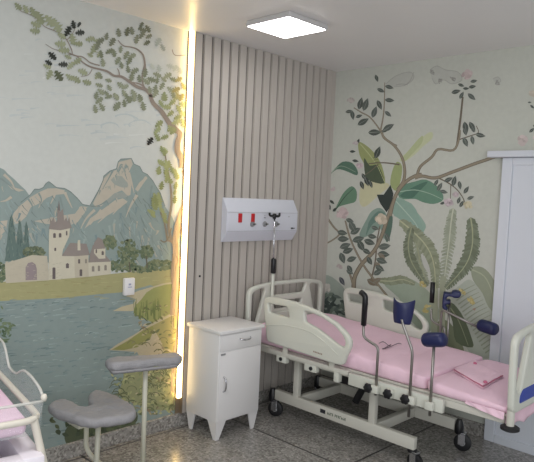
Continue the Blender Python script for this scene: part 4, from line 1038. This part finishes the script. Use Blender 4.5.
# ------------------------------------------------------------------ IV pole at the bed head
t = empty('iv_pole', (-.825, -.17, .5), 'slim IV pole with black hook head and black grip at the bed head', 'IV pole')
px_, py_ = -.815, -.172
build('lower_tube', T([(px_, py_, .535), (px_, py_, 1.06)], .0115, 14), M['bed'], t, True)
build('upper_rod', T([(px_, py_, 1.05), (px_-.012, py_, 1.47)], .0065, 10), M['chrome'], t, True)
build('grip', lathe(bmesh.new(), [(0, 0), (.017, 0), (.020, .006), (.020, .10), (.016, .112), (0, .112)], 16, Matrix.Translation((px_, py_, 1.045))), M['blackp'], t, angle=40)
bm = lathe(bmesh.new(), [(0, -.02), (.012, -.02), (.017, 0), (.012, .02), (0, .02)], 14, Matrix.Translation((px_-.013, py_, 1.475)))
for s_ in (-1, 1):
    tube(bm, catmull([(px_-.013, py_, 1.482), (px_-.013+s_*.030, py_, 1.478), (px_-.013+s_*.05, py_, 1.482), (px_-.013+s_*.054, py_, 1.502)], 5), .008, 8)
    tube(bm, catmull([(px_-.013, py_, 1.478), (px_-.013, py_+s_*.03, 1.474), (px_-.013, py_+s_*.05, 1.48), (px_-.013, py_+s_*.052, 1.5)], 5), .007, 8)
build('hook_head', bm, M['blackp'], t, True)

# ------------------------------------------------------------------ birthing stool with U-shaped seat
def soft_plate(name, outline, z0, z1, m, parent, seed, amp=.006):
    """padded cushion: the outline swelled through rings from bottom to top, then filled and roughened into folds"""
    P = [Vector((p[0], p[1])) for p in outline]; n = len(P)
    area2 = sum(P[i].x*P[(i+1) % n].y-P[(i+1) % n].x*P[i].y for i in range(n))
    sg = 1 if area2 > 0 else -1
    nrm = []
    for i in range(n):
        d = (P[(i+1) % n]-P[i-1]).normalized(); nrm.append(Vector((-d.y, d.x))*sg)
    rings = [(.020, 0), (.006, .10), (.0, .35), (.0, .62), (.005, .86), (.016, .985), (.020, 1.0)]
    bm = bmesh.new(); V = []
    for ins, t_ in rings:
        V.append([bm.verts.new((P[i].x+nrm[i].x*ins, P[i].y+nrm[i].y*ins, z0+(z1-z0)*t_)) for i in range(n)])
    for a, b in zip(V, V[1:]):
        for i in range(n): bm.faces.new((a[i], a[(i+1) % n], b[(i+1) % n], b[i]))
    for ring in (V[0], V[-1]):
        for tr_ in tessellate_polygon([[v.co for v in ring]]): 
            try: bm.faces.new([ring[k] for k in tr_])
            except ValueError: pass
    bmesh.ops.recalc_face_normals(bm, faces=bm.faces)
    for _ in range(5):
        es = [e for e in bm.edges if e.calc_length() > .026]
        if not es: break
        bmesh.ops.subdivide_edges(bm, edges=es, cuts=1)
        bmesh.ops.triangulate(bm, faces=[f for f in bm.faces if len(f.verts) > 3])
    bm.normal_update()
    for v in bm.verts:
        p = v.co
        top = v.normal.z > .9
        d = noise.noise(Vector((p.x*13+seed, p.y*13, p.z*16)))*amp+noise.noise(Vector((p.x*40, p.y*40+seed, p.z*14)))*amp*(.25 if top else 1.3)
        v.co = p+v.normal*d
    return build(name, bm, m, parent, True)
ZS = .505
so = [(51, 401), (58, 398.2), (66, 398), (74, 401), (79, 404.3), (86, 405.4), (91, 403), (88.5, 397), (90, 391), (97, 388.6), (110, 391.5), (124, 398.5), (134, 404.5), (136, 410), (130, 414.5), (118, 416.5), (104, 418.5), (92, 419.5), (80, 418), (66, 413.5), (54, 409), (48, 405)]
so = [on('z', ZS, *p) for p in so]
so = [tuple(p)[:2] for p in catmull([Vector((p.x, p.y, 0)) for p in so], 3, True)]
cx = sum(p[0] for p in so)/len(so); cy = sum(p[1] for p in so)/len(so)
t = empty('birthing_stool', (cx, cy, 0), 'low stool with U-shaped seat under a grey cover, in front of the painted lake', 'stool')
soft_plate('seat_cushion', so, ZS-.050, ZS, M['grey'], t, 3)
def on2(ax, v, p): return on(ax, v, *p)
build('seat_board', B(((cx-.10, cy-.07, ZS-.088), (cx+.10, cy+.05, ZS-.066)), bev=.004), M['cream'], t)
pa = on2('y', cy+.05, (88, 425)); pb = on2('y', cy+.03, (91, 440)); 
build('rear_leg', T(catmull([(pa.x, cy+.06, ZS-.07), (pa.x, cy+.065, .32), (pa.x+.005, cy+.06, .24), (pa.x+.05, cy+.02, .17), (pa.x+.13, cy-.05, .11), (pa.x+.24, cy-.13, .02)], 6), .0125, 12), M['cream'], t, True)
build('front_leg', T([(cx+.018, cy-.06, ZS-.07), (cx+.010, cy-.06, .012)], .0135, 12), M['cream'], t, True)
build('foot_bar', T([(cx-.19, cy-.04, .014), (cx+.16, cy-.09, .014)], .0125, 12), M['cream'], t, True)

# arm support stand
ZP = .712
c0, c1 = on('z', ZP-.03, 107, 366), on('z', ZP-.03, 181, 359)
t = empty('arm_support_stand', (-2.17, -.53, 0), 'grey covered flat pad on a single cream pole, beside the glowing strip', 'stand')
ax = Vector((c1.x-c0.x, c1.y-c0.y, 0)); L = ax.length; ax.normalize(); nr = Vector((-ax.y, ax.x, 0)); mid = (c0+c1)/2
rect = [(-L/2, -.070), (L/2, -.052), (L/2, .052), (-L/2, .070)]
ol = [tuple(p)[:2] for p in fillet([Vector((mid.x+ax.x*u+nr.x*v, mid.y+ax.y*u+nr.y*v, 0)) for u, v in rect], .045, n=6)]
soft_plate('pad', ol, ZP-.052, ZP, M['grey'], t, 9, .006)
bm = bmesh.new()   # gathered elastic hem of the cover
random.seed(5); ring = []
for i, p in enumerate(ol):
    c_ = Vector((p[0], p[1], 0)); out = (c_-Vector((mid.x, mid.y, 0))).normalized()
    ring.append((c_-out*.010, c_-out*(.014+.006*random.random()), random.uniform(.0, .010)))
va = [bm.verts.new((a.x, a.y, ZP-.045)) for a, b, d in ring]; vb = [bm.verts.new((b.x, b.y, ZP-.058-d)) for a, b, d in ring]
for i in range(len(ring)): bm.faces.new((va[i], va[(i+1) % len(ring)], vb[(i+1) % len(ring)], vb[i]))
o = build('cover_hem', bm, M['grey'], t, True); sm = o.modifiers.new('t', 'SOLIDIFY'); sm.thickness = .002
pt = on('y', mid.y, 145, 385)
build('pole', T([(pt.x+.004, mid.y, .02), (pt.x, mid.y, ZP-.05)], .0135, 14), M['cream'], t, True)
build('base_plate', lathe(bmesh.new(), [(0, 0), (.12, 0), (.12, .008), (.03, .022), (0, .024)], 28, Matrix.Translation((pt.x+.004, mid.y, 0))), M['cream'], t, angle=40)

# ------------------------------------------------------------------ baby cot at the left edge
CR = on('z', .80, 41, 419)
al = R(9)
ey = Vector((math.sin(al), math.cos(al), 0)); ex = Vector((-math.cos(al), math.sin(al), 0))   # ey runs to the head end, ex to the left
def cot(u, v, z): p = CR+ex*u+ey*v; return Vector((p.x, p.y, z))
CWD, CL = .50, .86
t = empty('baby_cot', cot(CWD/2, CL/2, 0), 'baby cot of pale tube with clear basin and white tray, at the left edge', 'cot')
loop = fillet([cot(0, 0, .80), cot(CWD, 0, .80), cot(CWD, CL, .80), cot(0, CL, .80)], .07, n=5)
build('rim_tube', T(loop, .0125, 10, closed=True), M['creamc'], t, True)
for (u, v), (du, dv) in ((.0, .0), (-.15, -.05)), ((CWD, .0), (.15, -.05)), ((CWD, CL), (.15, .05)), ((0, CL), (-.15, .05)):
    u0 = u+(.02 if u == 0 else -.02); v0 = v+(.02 if v == 0 else -.02)
    lg = build('leg', T(catmull([cot(u0, v0, .80), cot(u0+du*.14, v0+dv*.15, .70), cot(u0+du*.5, v0+dv*.5, .45), cot(u0+du, v0+dv, .105)], 5), .014, 10), M['creamc'], t, True)
    p = cot(u0+du, v0+dv, 0)
    build('castor', lathe(bmesh.new(), [(0, -.012), (.035, -.012), (.042, 0), (.035, .012), (0, .012)], 18, axis_m((p.x, p.y, .042), ex)), M['black'], lg, angle=40)
    build('castor_fork', B(((p.x-.016, p.y-.016, .035), (p.x+.016, p.y+.016, .11)), bev=.003), M['bedmetal'], lg)
# clear basin: four clear walls, side walls dipped in the middle
def wall(pts3, nm):
    bm = bmesh.new(); lo_ = [bm.verts.new(p) for p, q_ in pts3]; hi_ = [bm.verts.new(q_) for p, q_ in pts3]
    for i in range(len(pts3)-1): bm.faces.new((lo_[i], lo_[i+1], hi_[i+1], hi_[i]))
    o = build(nm, bm, M['acrylic'], t, True); sm = o.modifiers.new('t', 'SOLIDIFY'); sm.thickness = .004
    build('clear_edge', T([q_ for p, q_ in pts3], .0055, 8), M['acrylic_edge'], o, True)
def side(u, out):
    vs = [(.02, .866), (.05, .886), (.12, .900), (.20, .906), (.27, .902), (.32, .888), (.37, .866), (.43, .856), (.50, .86), (.545, .90), (.60, .935), (.72, .945), (.84, .94)]
    vs = [tuple(p)[:2] for p in catmull([Vector((a, b, 0)) for a, b in vs], 3)]
    wall([(cot(u+out*.012, v, .735), cot(u-out*.012, v, z)) for v, z in vs], 'basin_wall')
side(.0, 1); side(CWD-.0, -1)
wall([(cot(u, .03, .735), cot(u, .005, .862)) for u in (-.008, .12, .25, .38, CWD+.008)], 'basin_wall')
wall([(cot(u, CL-.05, .735), cot(u, CL-.005, .965)) for u in (.02, .25, CWD-.02)], 'basin_wall')
bm = bmesh.new(); vs = [bm.verts.new(cot(u, v, .735)) for u, v in ((.035, .03), (CWD-.035, .03), (CWD-.035, CL-.05), (.035, CL-.05))]; bm.faces.new(vs)
o = build('basin_floor', bm, M['acrylic'], t); sm = o.modifiers.new('t', 'SOLIDIFY'); sm.thickness = .004
p = cot(-.012, .012, .872)
build('corner_knob', lathe(bmesh.new(), [(0, -.014), (.008, -.012), (.012, 0), (.008, .012), (0, .014)], 12, Matrix.Translation(p)), M['creamc'], t, True)
for v in (-.0, CL-.0):
    build('tray_bar', T([cot(.03, v, .50), cot(CWD-.03, v, .50)], .010, 10), M['creamc'], t, True)
# white tray below, open at the top
tr = bmesh.new()
m4 = Matrix(((ex.x, ey.x, 0, CR.x), (ex.y, ey.y, 0, CR.y), (0, 0, 1, 0), (0, 0, 0, 1)))
tz0, tz1 = .51, .682; tu0, tu1, tv0, tv1 = -.005, CWD+.005, -.04, CL*.40
for lo_, hi_ in (((tu0, tv0, tz0), (tu1, tv1, tz0+.03)), ((tu0, tv0, tz0), (tu0+.075, tv1, tz1)), ((tu1-.075, tv0, tz0), (tu1, tv1, tz1)), ((tu0+.07, tv0, tz0), (tu1-.07, tv0+.06, tz1)), ((tu0+.07, tv1-.06, tz0), (tu1-.07, tv1, tz1))):
    box(tr, lo_, hi_, .006, mtx=m4)
build('tray', tr, M['tray'], t, angle=40)
bm = bmesh.new(); box(bm, (.037, .033, .739), (CWD-.037, CL-.055, .806), .022, 4, mtx=m4)
for v in bm.verts: v.co.z += .004*noise.noise(v.co*9)
ct = build('cot_mattress', bm, M['pinkc'], None, True)
tag(ct, 'small pink sheeted mattress inside the baby cot', 'mattress')
